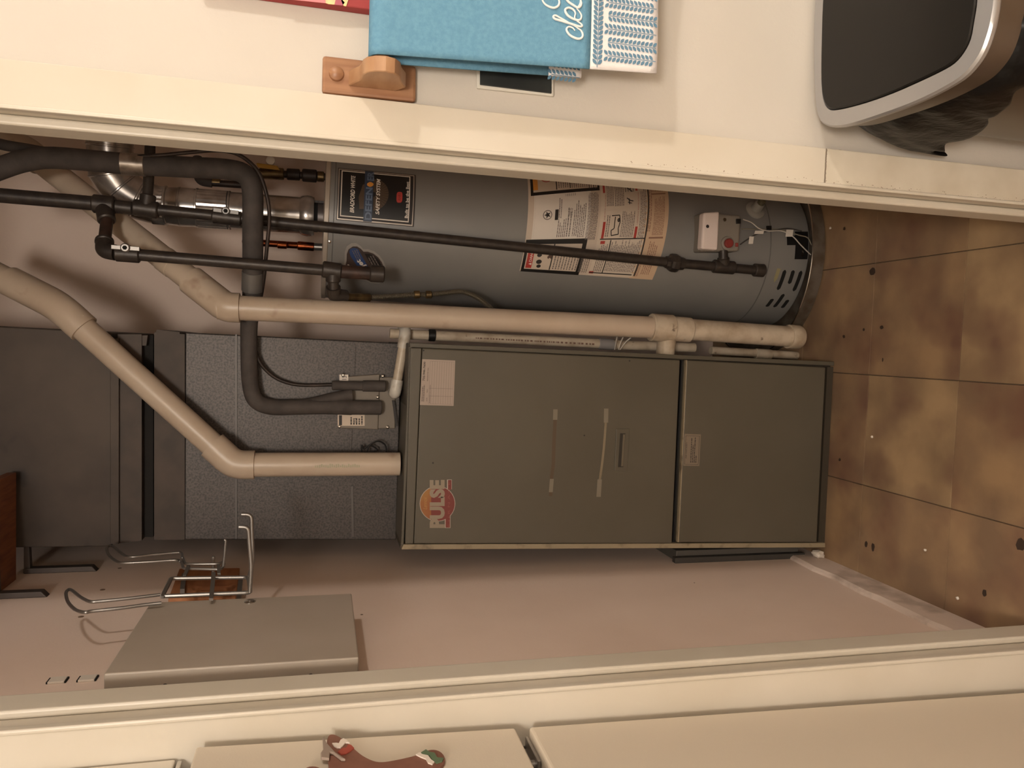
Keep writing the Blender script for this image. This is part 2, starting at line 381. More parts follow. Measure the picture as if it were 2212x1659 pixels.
for k in range(60):
    x = JR-.002 + .057*k/60; z = .6543 + .001*(rs.random()-.5); s = .0012
    P = Plane((x, CF-.0003, z+s), (x+s, CF-.0003, z+s), (x+s, CF-.0003, z-s*.6), (x, CF-.0003, z-s*.6), (0, -1, 0)); pquad(bm, P, 0, 0, 1, 1, .0002)
o = obj('grime_specks', bm, mat('grime', (140, 124, 108), .9), cr); o['kind'] = 'stuff'
# left wall bits: baseboard with chipped top, two screw holes, two catch plates
pts = []; nseg = 34
bm = B(); rb = random.Random(5)
ya, yb = YC+.004, YB; vs = []
for i in range(nseg+1):
    y = ya+(yb-ya)*i/nseg; h = .094+.006*(rb.random()-.5)+(.004*math.sin(y*31))
    vs.append([bm.verts.new(q) for q in ((XL, y, 0), (XL+.012, y, 0), (XL+.012, y, h-.008), (XL+.006, y, h), (XL, y, h+.002))])
for i in range(nseg):
    for k in range(4): bm.faces.new((vs[i][k], vs[i][k+1], vs[i+1][k+1], vs[i+1][k]))
bm.faces.new(vs[0]); bm.faces.new(vs[-1][::-1])
struct(obj('baseboard_left', bm, M_base))
for q in ((2033, 1366), (2070, 1364)):
    p = atx(*q, XL); mk('screw_hole', M_dark, wl, lathe, p, (1, 0, 0), [(.0062, -.002), (.0062, .0008), (.004, .001)], 14)
for q in ((125, 1471), (190, 1467)):
    p = atx(q[0], q[1], XL); y0 = p.y
    o = mk('catch_plate', M_white, wl, box, XL, XL+.004, y0-.012, y0+.010, p.z-.013, p.z+.013, bevel=.001)
    mk('screw_slot', M_dark, o, box, XL, XL+.003, y0-.011, y0+.009, p.z-.0155, p.z+.0155)
for q, s in ((c8(570, 705), .006), (c8(450, 855), .006), (c8(665, 585), .005), (c8(2010, 843), .003), (d6 if False else (1500, 1259), .002)):
    p = atx(*q, XL); mk('wall_dent', mat('wall_dent', (128, 104, 86), .8), wl, lathe, p, (1, 0, 0), [(s, -.001), (s, .0004), (s*.5, .0006)], 10)

# lamps out of view
t = thing('ceiling_lamp', (CEIL_LAMP.x, CEIL_LAMP.y, ZC), 'round white glass kitchen ceiling lamp lighting the scene', 'lamp')
mk('base_plate', M_chrome, t, lathe, (CEIL_LAMP.x, CEIL_LAMP.y, ZC), (0, 0, -1), [(.16, 0), (.165, .01), (.15, .03)], 40, smooth=True)
mk('glass_dome', M_lampg, t, lathe, (CEIL_LAMP.x, CEIL_LAMP.y, ZC-.03), (0, 0, -1), [(.145, 0), (.14, .012), (.11, .025), (.06, .032), (.001, .034)], 40, smooth=True, cap=False)
t = thing('pendant_lamp', (PENDANT.x, PENDANT.y, ZC), 'small pendant lamp hanging by the white kitchen wall', 'lamp')
mk('cord', M_black, t, tube, [(PENDANT.x, PENDANT.y, ZC), (PENDANT.x, PENDANT.y, PENDANT.z+.11)], .003, 8)
mk('socket', M_chrome, t, lathe, (PENDANT.x, PENDANT.y, PENDANT.z+.07), (0, 0, 1), [(.03, 0), (.03, .03), (.012, .05)], 20, smooth=True)
mk('shade', M_lampg, t, lathe, (PENDANT.x, PENDANT.y, PENDANT.z+.065), (0, 0, 1), [(.052, 0), (.046, .012), (.03, .018)], 24, smooth=True, cap=False)

# ================================================================== FURNACE
FY = 1.932
def fp(x, y, Y=FY): return at(x, y, Y)
furn = thing('furnace', (-.3, 2.25, 0), 'tall taupe gas furnace with two front panels between wall and water heater', 'furnace')
oTL, oTR, oBR, oBL = at(866, 1188, FY+.004), at(884, 742, FY+.004), at(1803, 785, FY+.004), at(1783, 1187, FY+.004)
oBR.z = oBL.z = 0.0
body_front = [oBL, oBR, oTR, oTL]
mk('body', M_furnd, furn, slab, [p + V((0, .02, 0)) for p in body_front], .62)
# side walls of the casing stand proud as flanges
def strip(px4, Y0, depth, zmin=0.0):
    q = [at(*p, Y0) for p in px4]
    for p in q: p.z = max(p.z, zmin)
    return q
mk('right_flange', M_furn, furn, slab, strip([c7(1150, 372), c7(1150, 348), c6(135, 180), c6(135, 208)], FY, 0), .64, bevel=.001)
mk('left_flange', M_furnl, furn, slab, strip([c7(1095, 1495), c7(1095, 1467), c6(95, 1469), c6(80, 1502)], FY-.004, 0), .64, bevel=.001)
mk('top_flange', M_furn, furn, slab, strip([c6(95, 1472), c6(150, 205), c6(132, 205), c6(78, 1472)], FY-.002, 0), .6, bevel=.001)
mk('bottom_rail', M_furnd, furn, slab, strip([c7(1098, 1467), c7(1145, 380), c7(1108, 380), c7(1052, 1467)], FY+.006, 0), .02)
# upper door: the folded top strip and the panel
ud = mk('upper_door', M_furn, furn, slab, [at(*p, FY-.012) for p in (c6(1812, 1462), c6(1864, 290), c6(214, 213), c6(160, 1465))], .03, bevel=.003)
mk('door_top_strip', M_furn, ud, slab, [at(*p, FY-.011) for p in (c6(157, 1465), c6(210, 213), c6(138, 211), c6(105, 1466))], .028, bevel=.002)
lo = mk('lower_door', M_furn, furn, slab, [at(*p, FY-.012) for p in (c7(1043, 1463), c7(1098, 382), c7(238, 337), c7(187, 1463))], .03, bevel=.003)
mk('lower_door_lip', M_furnl, lo, slab, [at(*p, FY-.0135) for p in (c7(190, 1463), c7(241, 337), c7(236, 337), c7(184, 1463))], .012)
mk('middle_rail', M_black, furn, slab, [at(*p, FY+.012) for p in (c6(1838, 1462), c6(1890, 290), c6(1872, 290), c6(1815, 1462))], .02)
mk('middle_rail_lip', M_furnd, furn, slab, [at(*p, FY+.004) for p in (c6(1852, 1462), c6(1902, 290), c6(1888, 290), c6(1838, 1462))], .02)
# recessed handle
hq = [at(*p, FY-.0145) for p in (c6(1526, 1005), c6(1541, 730), c6(1456, 730), c6(1445, 1000))]
hb = obj_ = mk('handle_frame', M_furn, ud, slab, hq, .004, bevel=.001)
mk('handle_slot', mat('handle_slot', (44, 39, 32), .6), hb, slab, [at(*p, FY-.0148) for p in (c6(1500, 975), c6(1514, 758), c6(1480, 758), c6(1466, 975))], .002)
mk('handle_grip', mat('handle_grip', (100, 90, 74), .5), hb, slab, [at(*p, FY-.0152) for p in (c6(1500, 970), c6(1513, 765), c6(1499, 765), c6(1486, 970))], .002, bevel=.0006)
def fplane(tl, tr, br, bl, Y): return Plane(at(*tl, Y), at(*tr, Y), at(*br, Y), at(*bl, Y), (0, -1, 0))
DF = FY-.012
# service record sticker. upright left edge = image bottom, so TL = (x small, y large)
P = fplane(e3(215, 1465), e3(280, 200), e3(1190, 240), e3(1145, 1490), DF)
st = mk('service_sticker', mat('service_paper', (170, 154, 142), .6), ud, pquad, P, 0, 0, 1, 1, .0005)
part_label(st, 'pale service record sticker with phone number')
ptext('phone_number', P, .53, .045, .945, .105, '732-946-7600', M_inkd, st, .0009, bold=.02)
ptext('reason_heading', P, .53, .175, .82, .205, 'REASON FOR CALL', M_inkd, st, .0009, bold=.01)
ptext('date_heading', P, .085, .185, .165, .21, 'DATE', M_inkd, st, .0009, bold=.01)
ptext('tech_heading', P, .27, .185, .35, .21, 'TECH', M_inkd, st, .0009, bold=.01)
bm = B()
pframe(bm, P, .03, .245, .965, .965, .004, .005)
for k in range(1, 10): pquad(bm, P, .03, .245+.072*k-.003, .965, .245+.072*k+.003, .0008)
for u in (.205, .375): pquad(bm, P, u-.003, .245, u+.003, .965, .0008)
pwords(bm, P, .08, .03, .44, .12, 2, fill=.7, wl=.09); pwords(bm, P, .05, .26, .6, .3, 1, wl=.05)
o = obj('ruled_lines', bm, M_ink, st); o['kind'] = 'stuff'
# round heat logo with big letters
P = fplane(e4(200, 1540), e4(200, 200), e4(1190, 200), e4(1190, 1540), DF)
def E4(x, y): return ((1540-y)/1340, (x-200)/990)
lg = None
def disc(bm, cx, cy, r, a0, a1, off):
    n = 36; pts = [E4(cx+r*math.cos(a0+(a1-a0)*i/n), cy+r*math.sin(a0+(a1-a0)*i/n)) for i in range(n+1)]; ppoly(bm, P, pts, off)
lg = mk('logo_decal', M_silver, ud, disc, 700, 865, 492, 0, 2*math.pi-.001, .0004); part_label(lg, 'orange and red round brand decal')
mk('logo_disc', mat('logo_orange', (156, 112, 56), .5, col2=(146, 88, 48), scale=14), lg, disc, 700, 865, 475, math.pi*.62, math.pi*1.38, .0006)
mk('logo_disc', mat('logo_red', (116, 50, 44), .5), lg, disc, 700, 865, 475, -math.pi*.62, math.pi*.62, .0006)
bm = B()
for (x0, x1, y0, y1) in ((990, 1085, 215, 480), (925, 1040, 1180, 1525)):
    bm = B(); ppoly(bm, P, [E4(x0, y1), E4(x0, y0), E4(x1, y0), E4(x1, y1)], .0007); obj('logo_bar', bm, MATS['logo_red'], lg)
for (x0, x1, y0, y1) in ((962, 1097, 202, 470), (900, 1056, 1190, 1538)):
    bm = B(); ppoly(bm, P, [E4(x0, y1), E4(x0, y0), E4(x1, y0), E4(x1, y1)], .0005); obj('logo_bar_edge', bm, M_silver, lg)
M_let = mat('logo_letter', (146, 133, 116), .4, .2)
a, b_ = E4(480, 1535), E4(900, 210)
ptext('logo_letters', P, a[0], a[1], b_[0], b_[1], 'PULSE', M_let, lg, .0009, bold=.055)
a, b_ = E4(300, 1020), E4(410, 680); ptext('logo_small_letters', P, a[0], a[1], b_[0], b_[1], 'Lennox', mat('logo_script', (172, 128, 68), .5), lg, .0009, shear=.3)
a, b_ = E4(985, 1500), E4(1045, 260); ptext('logo_small_letters', P, a[0], a[1], b_[0], b_[1], 'F U R N A C E', mat('logo_small', (136, 76, 64), .5), lg, .0009)
# warning label on the lower door
P = fplane(e8(258, 1425), e8(310, 285), e8(892, 305), e8(835, 1435), DF)
wlb = mk('notice_label', mat('notice_paper', (126, 112, 96), .6), lo, pquad, P, 0, 0, 1, 1, .0005); part_label(wlb, 'small framed notice label')
ptext('notice_heading', P, .24, .12, .74, .19, 'FOR YOUR SAFETY', M_inkd, wlb, .0009, bold=.015)
bm = B(); pframe(bm, P, .04, .07, .95, .93, .008, .02); pwords(bm, P, .1, .4, .9, .72, 3, wl=.09, fill=.45); pwords(bm, P, .1, .72, .33, .82, 1, wl=.3, ragged=0)
o = obj('notice_print', bm, M_inkd, wlb); o['kind'] = 'stuff'
# old tape strips
def ribbon(bm, pxs, wpx, off):
    prev = None
    for (x, y) in pxs:
        q = [bm.verts.new(at(x+s*wpx/2, y, DF-off)) for s in (-1, 1)]
        if prev: bm.faces.new((prev[0], prev[1], q[1], q[0]))
        prev = q
mk('tape_strip', M_tapeb, ud, ribbon, [c6(1065, 620), c6(1062, 700), c6(1055, 860), c6(1052, 960), c6(1040, 1050), c6(1035, 1160)], 7.5, .0004)
mk('tape_strip', M_tapec, ud, ribbon, [c6(1066, 605), c6(1064, 672)], 9.5, .0006)
mk('tape_strip', M_tapec, ud, ribbon, [c6(1043, 1050), c6(1036, 1135)], 8.5, .0006)
mk('tape_strip', M_tapec, ud, ribbon, [c6(1391, 600), c6(1389, 690)], 9.5, .0006)
mk('tape_strip', M_tapec, ud, ribbon, [c6(1349, 1053), c6(1342, 1165)], 9.5, .0006)
mk('tape_strip', mat('tape_film', (132, 120, 100), .25), ud, ribbon, [c6(1388, 690), c6(1376, 850), c6(1362, 970), c6(1350, 1053)], 5, .0005)
mk('panel_scratch', M_paper, ud, ribbon, [c6(1762, 766), c6(1778, 766)], 3.5, .0005)
mk('panel_scratch', M_paper, lo, ribbon, [c7(400, 781), c7(438, 781)], 2, .0005)
for q in (c6(282, 948), c6(1540, 295), c6(1250, 772), c6(222, 228)):
    mk('panel_screw', M_inkd, ud, lathe, at(*q, DF), (0, -1, 0), [(.0022, -.001), (.002, .001), (.001, .0014)], 12)
# return-air boot squeezed between furnace and left wall, and the plaster crumb at the corner
t = thing('return_air_boot', at(1600, 1198, 2.0), 'dark grey sheet-metal return duct between furnace side and left wall', 'duct')
q = [at(*p, 1.985) for p in (c7(935, 1500), c7(180, 1500))]
za, zb = q[0].z, q[1].z
mk('duct_body', mat('boot_metal', (96, 92, 86), .55, .3), t, box, XL+.0005, -.575, 1.99, 2.5, za, zb, bevel=.002)
mk('duct_flange', mat('boot_flange', (70, 66, 62), .6, .3), t, box, XL+.0005, -.590, 1.97, 1.99, za-.01, zb+.012, bevel=.002)
bm = B(); bmesh.ops.create_icosphere(bm, subdivisions=2, radius=.02)
p = atz(1768, 1197, .018)
for v in bm.verts: v.co = V((v.co.x*.6, v.co.y*1.0, v.co.z*.9))*(.8+.4*random.random()) + p
for v in bm.verts: v.co.z = max(v.co.z, .0004); v.co.x = min(max(v.co.x, -.594), -.574)
tag(obj('plaster_crumb', bm, M_white), 'white broken plaster crumb on floor at furnace corner', 'debris')

# ================================================================== EVAPORATOR COIL CASE AND SUPPLY PLENUM
CY = 2.085
coil = thing('coil_cabinet', (-.27, 2.35, 1.245), 'speckled galvanised coil cabinet standing on the furnace', 'duct')
q = [at(*p, CY) for p in ((858, 1166), (884, 742), (400, 718), (398, 1166))]
q[0].z = q[1].z = 1.243
mk('casing', M_galv, coil, slab, q, .5, bevel=.003)
def edge_strip(name, px, Y, th, material, par, d=.006):
    return mk(name, material, par, slab, [at(*p, Y) for p in px], d)
edge_strip('panel_seam', [(512, 1164), (512, 722), (508, 722), (508, 1164)], CY-.003, 0, mat('seam_metal', (92, 88, 86), .5, .6), coil)  # seam strips in a plain grey metal of their own
edge_strip('panel_seam', [c5(1100, 1340), c5(1140, 400), c5(1124, 400), c5(1084, 1340)], CY-.004, 0, M_galv, coil)
edge_strip('panel_seam', [(765, 1160), (763, 1050), (758, 1050), (760, 1160)], CY-.004, 0, MATS['seam_metal'], coil)
ap = mk('access_plate', M_plate, coil, slab, [at(*p, CY-.012) for p in (c5(1330, 1138), c5(1345, 664), c5(1000, 690), c5(985, 1125))], .012, bevel=.002)
mk('access_plate_extension', M_plate, coil, slab, [at(*p, CY-.008) for p in (c5(1475, 1130), c5(1480, 690), c5(1345, 690), c5(1330, 1130))], .008, bevel=.002)
P = fplane(c5(985, 1105), c5(985, 1010), c5(1215, 1010), c5(1215, 1105), CY-.012)
sb = mk('rating_sticker', M_paper, ap, pquad, P, 0, 0, 1, 1, .0005)
ptext('rating_number', P, .3, .6, .7, .72, '014', M_inkd, sb, .0009)
bm = B(); pquad(bm, P, .05, .05, .95, .16, .0008); pwords(bm, P, .1, .45, .9, .95, 5, wl=.2); o = obj('rating_print', bm, M_inkd, sb); o['kind'] = 'stuff'
P = fplane(c5(1000, 722), c5(1000, 668), c5(1076, 668), c5(1076, 722), CY-.012)
sb = mk('number_sticker', M_white, ap, pquad, P, 0, 0, 1, 1, .0005); ptext('sticker_number', P, .2, .3, .8, .8, '15', M_inkd, sb, .0009)
for q_ in (c5(1030, 672), c5(1370, 680), c5(1325, 860), c5(1410, 1116), c5(1000, 1110)):
    mk('plate_screw', M_chrome, coil, lathe, at(*q_, CY-.010), (0, -1, 0), [(.005, 0), (.0045, .003), (.002, .004)], 12)
mk('drain_lever', M_inkd, coil, slab, [at(*p, CY-.02) for p in (c5(1480, 1110), c5(1500, 1110), c5(1470, 890), c5(1450, 890))], .006)
plen = thing('supply_plenum', (-.27, 2.35, 1.86), 'large dull brown sheet-metal plenum above the coil cabinet', 'duct')
q = [at(*p, CY-.005) for p in ((240, 1180), (240, 718), (-70, 700), (-70, 1182))]
q[2].z = q[3].z = ZC
mk('casing', M_galvb, plen, slab, q, .5, bevel=.002)
edge_strip('drive_cleat', [c4(925, 2290), c4(925, 690), c4(862, 690), c4(862, 2290)], CY-.014, 0, M_galvb, plen, .012)
edge_strip('lower_collar', [(306, 1168), (306, 722), (254, 722), (254, 1174)], CY-.004, 0, M_collar, plen, .48)
fc = thing('flexible_duct_connector', (-.27, 2.35, 1.87), 'black canvas vibration connector between plenum and coil cabinet', 'duct')
edge_strip('canvas', [(331, 1160), (331, 724), (308, 724), (308, 1160)], CY+.02, 0, M_canvas, fc, .44)
edge_strip('collar', [(399, 1166), (399, 722), (333, 718), (333, 1166)], CY-.004, 0, M_collar, fc, .48)
# flange stubs and torn tape round the right-hand corner of the duct
edge_strip('tape_tear', [c4(1400, 700), c4(1400, 640), c4(1220, 620), c4(1200, 690)], CY-.002, 0, M_collar, fc, .3)
edge_strip('collar_ear', [c4(1140, 745), c4(1150, 665), c4(995, 670), c4(975, 745)], CY+.0, 0, M_collar, plen, .3)

# ================================================================== WATER HEATER
HB = V((.315, 2.29, .014)); HT = V((.346, 2.29, 1.452)); HR = .226
hz = (HT-HB).normalized(); hx = V((1, 0, 0)); hx = (hx - hz*hx.dot(hz)).normalized(); hy = hz.cross(hx)
HLEN = (HT-HB).length
def hpt(th, z, off=0, r=HR): return HB + hz*z + (hx*math.sin(th) - hy*math.cos(th))*(r+off)
def hpix(x, y, r=HR):
    d = ray(x, y); o = CAM-HB; ox, oy, oz = o.dot(hx), o.dot(hy), o.dot(hz); dx, dy, dz = d.dot(hx), d.dot(hy), d.dot(hz)
    a = dx*dx+dy*dy; b = 2*(ox*dx+oy*dy); c = ox*ox+oy*oy-r*r; D = b*b-4*a*c
    t = (-b-math.sqrt(max(D, 0)))/(2*a); X, Y, Z = ox+dx*t, oy+dy*t, oz+dz*t
    return math.atan2(X, -Y), Z
def hcyl(tl, tr, br, bl): return Cyl([hpix(*q) for q in (tl, tr, br, bl)], hpt)
heat = thing('water_heater', HB, 'tall grey cylindrical gas water heater behind the right door casing', 'water heater')
mk('tank_jacket', M_tank, heat, lathe, HB, hz, [(HR-.004, .0), (HR, .004), (HR, HLEN-.012), (HR-.002, HLEN)], 192, smooth=True)
mk('top_cap', M_cap, heat, lathe, HB+hz*(HLEN-.012), hz, [(HR+.0005, 0), (HR+.003, .002), (HR+.003, .012), (HR-.006, .014), (.05, .016)], 96, smooth=True)
mk('base_ring', M_tankd, heat, lathe, HB - hz*.009, hz, [(HR-.05, 0), (HR-.05, .01)], 64, smooth=True)
z1 = hpix(*c3(1055, 900))[1]
mk('base_seam', mat('seam_line', (96, 93, 90), .5), heat, lathe, HB+hz*z1, hz, [(HR+.0004, 0), (HR+.0012, .0008), (HR+.0012, .003), (HR+.0004, .004)], 96, smooth=True, cap=False)
zt = hpix(*c2(160, 650))[1]
mk('top_seam', MATS['seam_line'], heat, lathe, HB+hz*zt, hz, [(HR+.0003, 0), (HR+.0009, .0005), (HR+.0009, .0016), (HR+.0003, .002)], 96, smooth=True, cap=False)
# brand badge
P = hcyl(e1(155, 740), e1(180, 85), e1(1170, 175), e1(1145, 830))
def rquad(bm, P, u0, v0, u1, v1, r, off, n=6):
    pts = []
    for (cu, cv, a0) in ((u1-r, v0+r*.66, -90), (u1-r, v1-r*.66, 0), (u0+r, v1-r*.66, 90), (u0+r, v0+r*.66, 180)):
        for k in range(n+1):
            a = math.radians(a0+90*k/n); pts.append((cu+r*math.cos(a), cv+r*.66*math.sin(a)))
    ppoly(bm, P, pts, off)
# built as a grid so it follows the jacket
def badge(bm, P, u0, v0, u1, v1, off, n=14): pquad(bm, P, u0, v0, u1, v1, off, n)
bd = mk('brand_badge', M_inkd, heat, badge, P, 0, 0, 1, 1, .003); part_label(bd, 'black brand badge with silver frame')
bm = B(); pframe(bm, P, .012, .008, .985, .985, .022, .014, .0036, 12); obj('outer_frame', bm, M_silver, bd)
bm = B(); pframe(bm, P, .07, .045, .95, .93, .02, .012, .0038, 12); obj('inner_frame', bm, M_white, bd)
mk('badge_field', M_black, bd, badge, P, .075, .05, .945, .925, .0034)
def UV1(x, y):   # badge picture coordinates -> badge u, v
    v = (x-165)/(1160-165); yb = 740+(830-740)*v; yt = 85+(175-85)*v
    return ((yb-y)/(yb-yt), v)
def tfit(P, uvf, name, x0, ybot, x1, ytop, body, m, par, **k):
    a = uvf(x0, ybot); b = uvf(x1, ytop); ptext(name, P, a[0], a[1], b[0], b[1], body, m, par, **k)
tfit(P, UV1, 'brand_name', 330, 655, 385, 200, 'BRADFORD WHITE', M_white, bd, off=.0045, shear=.2, bold=.025)
# emblem: disc half with rays
bm = B()
for k in range(-9, 9):
    a0, a1 = math.pi*(k)/18-.03, math.pi*(k+1)/18-.05
    def q(a, r): return UV1(620+r*math.cos(a)*1.0, 440+r*math.sin(a))
    ppoly(bm, P, [q(a0, 30), q(a0, 195), q(a1, 195), q(a1, 30)], .0039)
o = obj('emblem_rays', bm, mat('emblem_bronze', (92, 76, 62), .4, .4), bd); o['kind'] = 'stuff'
bm = B(); ppoly(bm, P, [UV1(450, 615), UV1(435, 470), UV1(480, 320), UV1(520, 300), UV1(520, 615)], .0039); obj('emblem_left', bm, MATS['emblem_bronze'], bd)
a = UV1(505, 760); b = UV1(625, 140)
mk('name_band', M_blueb, bd, badge, P, a[0], a[1], b[0], b[1]-.01, .0042)
tfit(P, UV1, 'name_letters', 522, 740, 606, 360, 'DEFEN', M_bluel, bd, off=.0055, bold=.03)
tfit(P, UV1, 'name_letters', 535, 265, 622, 150, 'ER', M_bluel, bd, off=.0055, bold=.03)
bm = B(); ppoly(bm, P, [UV1(575+38*math.cos(t)*(1.1 if abs(math.sin(t)) < .7 else .9), 318+32*math.sin(t)) for t in [k*.45 for k in range(14)]], .0057); obj('shield', bm, M_orange, bd)
tfit(P, UV1, 'system_name', 655, 680, 705, 245, 'SAFETY SYSTEM', M_white, bd, off=.005, shear=.2, bold=.025)
bm = B(); ppoly(bm, P, [UV1(955+38*math.copysign(abs(math.cos(t))**.5, math.cos(t)), 478+66*math.copysign(abs(math.sin(t))**.6, math.sin(t))) for t in [k*.314 for k in range(20)]], .0045)
rp = obj('red_seal', bm, M_red, bd)
tfit(P, UV1, 'seal_letters', 935, 520, 972, 435, 'AHRI', mat('seal_dark', (110, 40, 36), .5), bd, off=.005)
tfit(P, UV1, 'slogan', 1035, 725, 1075, 280, 'Built to be the Best', M_white, bd, off=.005, bold=.02)
# jet sticker
P = hcyl(e1(240, 1560), e1(240, 1030), e1(800, 1030), e1(800, 1560))
def UVJ(x, y): return ((1560-y)/530, (x-240)/560)
ol = [(265, 1130), (290, 1070), (350, 1035), (410, 1035), (465, 1065), (500, 1100), (560, 1100), (640, 1125), (710, 1175), (760, 1240), (788, 1310), (785, 1390), (775, 1450), (770, 1520), (700, 1552), (600, 1540), (520, 1500), (400, 1480), (300, 1460), (255, 1400), (245, 1300), (262, 1220)]
sj = mk('jet_sticker', mat('sticker_rim', (150, 144, 138), .45), heat, ppoly, P, [UVJ(*q) for q in ol], .0008); part_label(sj, 'round-lobed brown, blue and black sticker')
cxj, cyj = 520, 1310
mk('sticker_field', mat('sticker_brown', (66, 52, 48), .5), sj, ppoly, P, [UVJ(cxj+(x-cxj)*.9, cyj+(y-cyj)*.87) for x, y in ol], .0012)
mk('blue_capsule', M_blue, sj, ppoly, P, [UVJ(*q) for q in ((322, 1130), (335, 1095), (380, 1085), (430, 1095), (460, 1140), (560, 1300), (630, 1385), (560, 1390), (500, 1380), (455, 1360), (400, 1260), (340, 1180))], .0016)
mk('black_lobe', M_black, sj, ppoly, P, [UVJ(*q) for q in ((515, 1150), (580, 1150), (650, 1180), (705, 1230), (735, 1300), (735, 1370), (690, 1380), (610, 1290))], .0016)
for (x0, yb_, x1, yt, body) in ((430, 1300, 490, 1250, 't'), (470, 1350, 525, 1292, 'e'), (495, 1372, 540, 1335, 'j'), (520, 1395, 565, 1345, 'o')):
    pass
ql = Cyl([hpix(*e1(*q)) for q in ((505, 1392), (405, 1262), (470, 1225), (590, 1360))], hpt)
ptext('jet_letters', ql, 0, 0, 1, 1, 'ojet', M_white, sj, .0022, bold=.03)
bm = B(); Pl = Cyl([hpix(*e1(*q)) for q in ((620, 1340), (545, 1200), (640, 1190), (725, 1330))], hpt); pwords(bm, Pl, 0, 0, 1, 1, 3, .0022, .4, .2, .1); obj('lobe_print', bm, M_ink, sj)
bm = B(); Pl = Cyl([hpix(*e1(*q)) for q in ((420, 1260), (345, 1120), (430, 1110), (480, 1230))], hpt); pwords(bm, Pl, 0, 0, 1, 1, 3, .0022, .4, .2, .1); obj('capsule_print', bm, M_ink, sj)
mk('letter_fragment', M_white, sj, ppoly, P, [UVJ(*q) for q in ((300, 1270), (320, 1275), (345, 1320), (368, 1340), (355, 1362), (330, 1345), (305, 1300))], .0022)
# the tall instruction label
P = hcyl(e2(85, 1415), e2(190, -40), e2(2075, -40), e2(1975, 1540))
def UV2(x, y):
    v = (x-85-(190-85)*max(0, (1415-y)/1455))/(1975-85); v = max(0, min(1, v))
    yb = 1415+(1540-1415)*v; u = (yb-y)/(yb+40)
    v = (x-(85+(190-85)*u))/((1975+(2075-1975)*u)-(85+(190-85)*u)); return (u, max(0, v))
lab = mk('instruction_label', M_paper, heat, badge, P, 0, 0, 1, 1, .0006); part_label(lab, 'tall paper label sheet with warnings and diagrams')
def lq(name, m, x0, x1, yt, yb_, off, n=10, par=lab):
    ym = (max(yt, 0)+min(yb_, 1500))/2; a = (UV2((x0+x1)/2, yb_)[0], UV2(x0, ym)[1]); b = (UV2((x0+x1)/2, yt)[0], UV2(x1, ym)[1])
    bm = B(); pquad(bm, P, a[0], a[1], b[0], b[1], off, n); return obj(name, bm, m, par)
def lw(name, m, x0, x1, yt, yb_, rows, off=.0018, wl=.07, fill=.42, rag=.2):
    ym = (max(yt, 0)+min(yb_, 1500))/2; a = (UV2((x0+x1)/2, yb_)[0], UV2(x0, ym)[1]); b = (UV2((x0+x1)/2, yt)[0], UV2(x1, ym)[1])
    bm = B(); pwords(bm, P, a[0], a[1], b[0], b[1], rows, off, fill, wl, rag); o = obj(name, bm, m, lab); o['kind'] = 'stuff'; return o
lq('buff_field', M_buff, 1760, 2120, -40, 1540, .0009)
lq('right_field', mat('label_cream', (212, 196, 178), .6), 1130, 1800, -40, 1490, .0010)
lq('white_field', M_white, 215, 990, 385, 1000, .0010)
# warning box, top right of the sheet
lq('warning_border', M_black, 205, 1150, -40, 395, .0012); lq('warning_field', M_paper, 242, 1120, -40, 345, .0014)
lq('warning_heading', M_orange, 242, 305, -40, 305, .0016)
ptext('warning_triangle', P, *UV2(250, 108), *UV2(292, 66), '!', M_black, lab, .002)
bm = B(); ppoly(bm, P, [UV2(430+85*math.cos(t), 95+90*math.sin(t)) for t in [k*.314 for k in range(20)]], .0016); obj('prohibition_ring', bm, M_red, lab)
bm = B(); ppoly(bm, P, [UV2(430+72*math.cos(t), 95+76*math.sin(t)) for t in [k*.314 for k in range(20)]], .0018); obj('prohibition_field', bm, M_paper, lab)
lq('fuel_can', M_inkd, 375, 500, 40, 135, .0020, 4)
lq('rule_line', M_black, 548, 562, -40, 330, .0017); lq('rule_line', M_black, 735, 748, -40, 325, .0017); lq('rule_line', M_black, 1000, 1012, -40, 350, .0017); lq('rule_line', M_black, 1062, 1074, -40, 380, .0017)
lw('warning_print', M_ink, 575, 725, -30, 310, 5); lw('warning_print', M_ink, 755, 990, -30, 330, 8); lw('warning_print', M_ink, 1018, 1056, -30, 350, 1); lw('warning_print', M_ink, 1080, 1116, -30, 370, 1)
# rating block
tfit(P, UV2, 'rating_heading', 212, 955, 255, 385, 'AUTOMATIC STORAGE WATER HEATER', M_ink, lab, off=.002)
bm = B()
for k in range(20):
    a0 = k*.314; ppoly(bm, P, [UV2(402+r*math.cos(a), 680+r*1.05*math.sin(a)) for r, a in ((52, a0), (62, a0), (62, a0+.314), (52, a0+.314))], .0018)
obj('star_ring', bm, M_ink, lab)
bm = B(); ppoly(bm, P, [UV2(402+(48 if k % 2 == 0 else 20)*math.cos(k*math.pi/5+math.pi), 680+(50 if k % 2 == 0 else 21)*math.sin(k*math.pi/5+math.pi)) for k in range(10)], .0019); obj('star', bm, M_inkd, lab)
lq('certification_mark', M_inkd, 503, 548, 620, 758, .0018, 4)
bm = B()
for k in range(16):
    if k % 3 == 1: continue
    a = UV2(655+9*k, 448); b = UV2(655+9*k+5, 412); pquad(bm, P, a[0], a[1], b[0], b[1], .0018)
o = obj('bar_code', bm, M_inkd, lab); o['kind'] = 'stuff'
lw('rating_print', M_ink, 535, 660, 750, 980, 5, wl=.12, rag=.4); lw('rating_print', M_ink, 555, 605, 450, 740, 2); lw('rating_print', M_ink, 670, 740, 480, 980, 2, wl=.05, rag=.4); lw('rating_print', M_ink, 690, 745, 620, 720, 4, wl=.4)
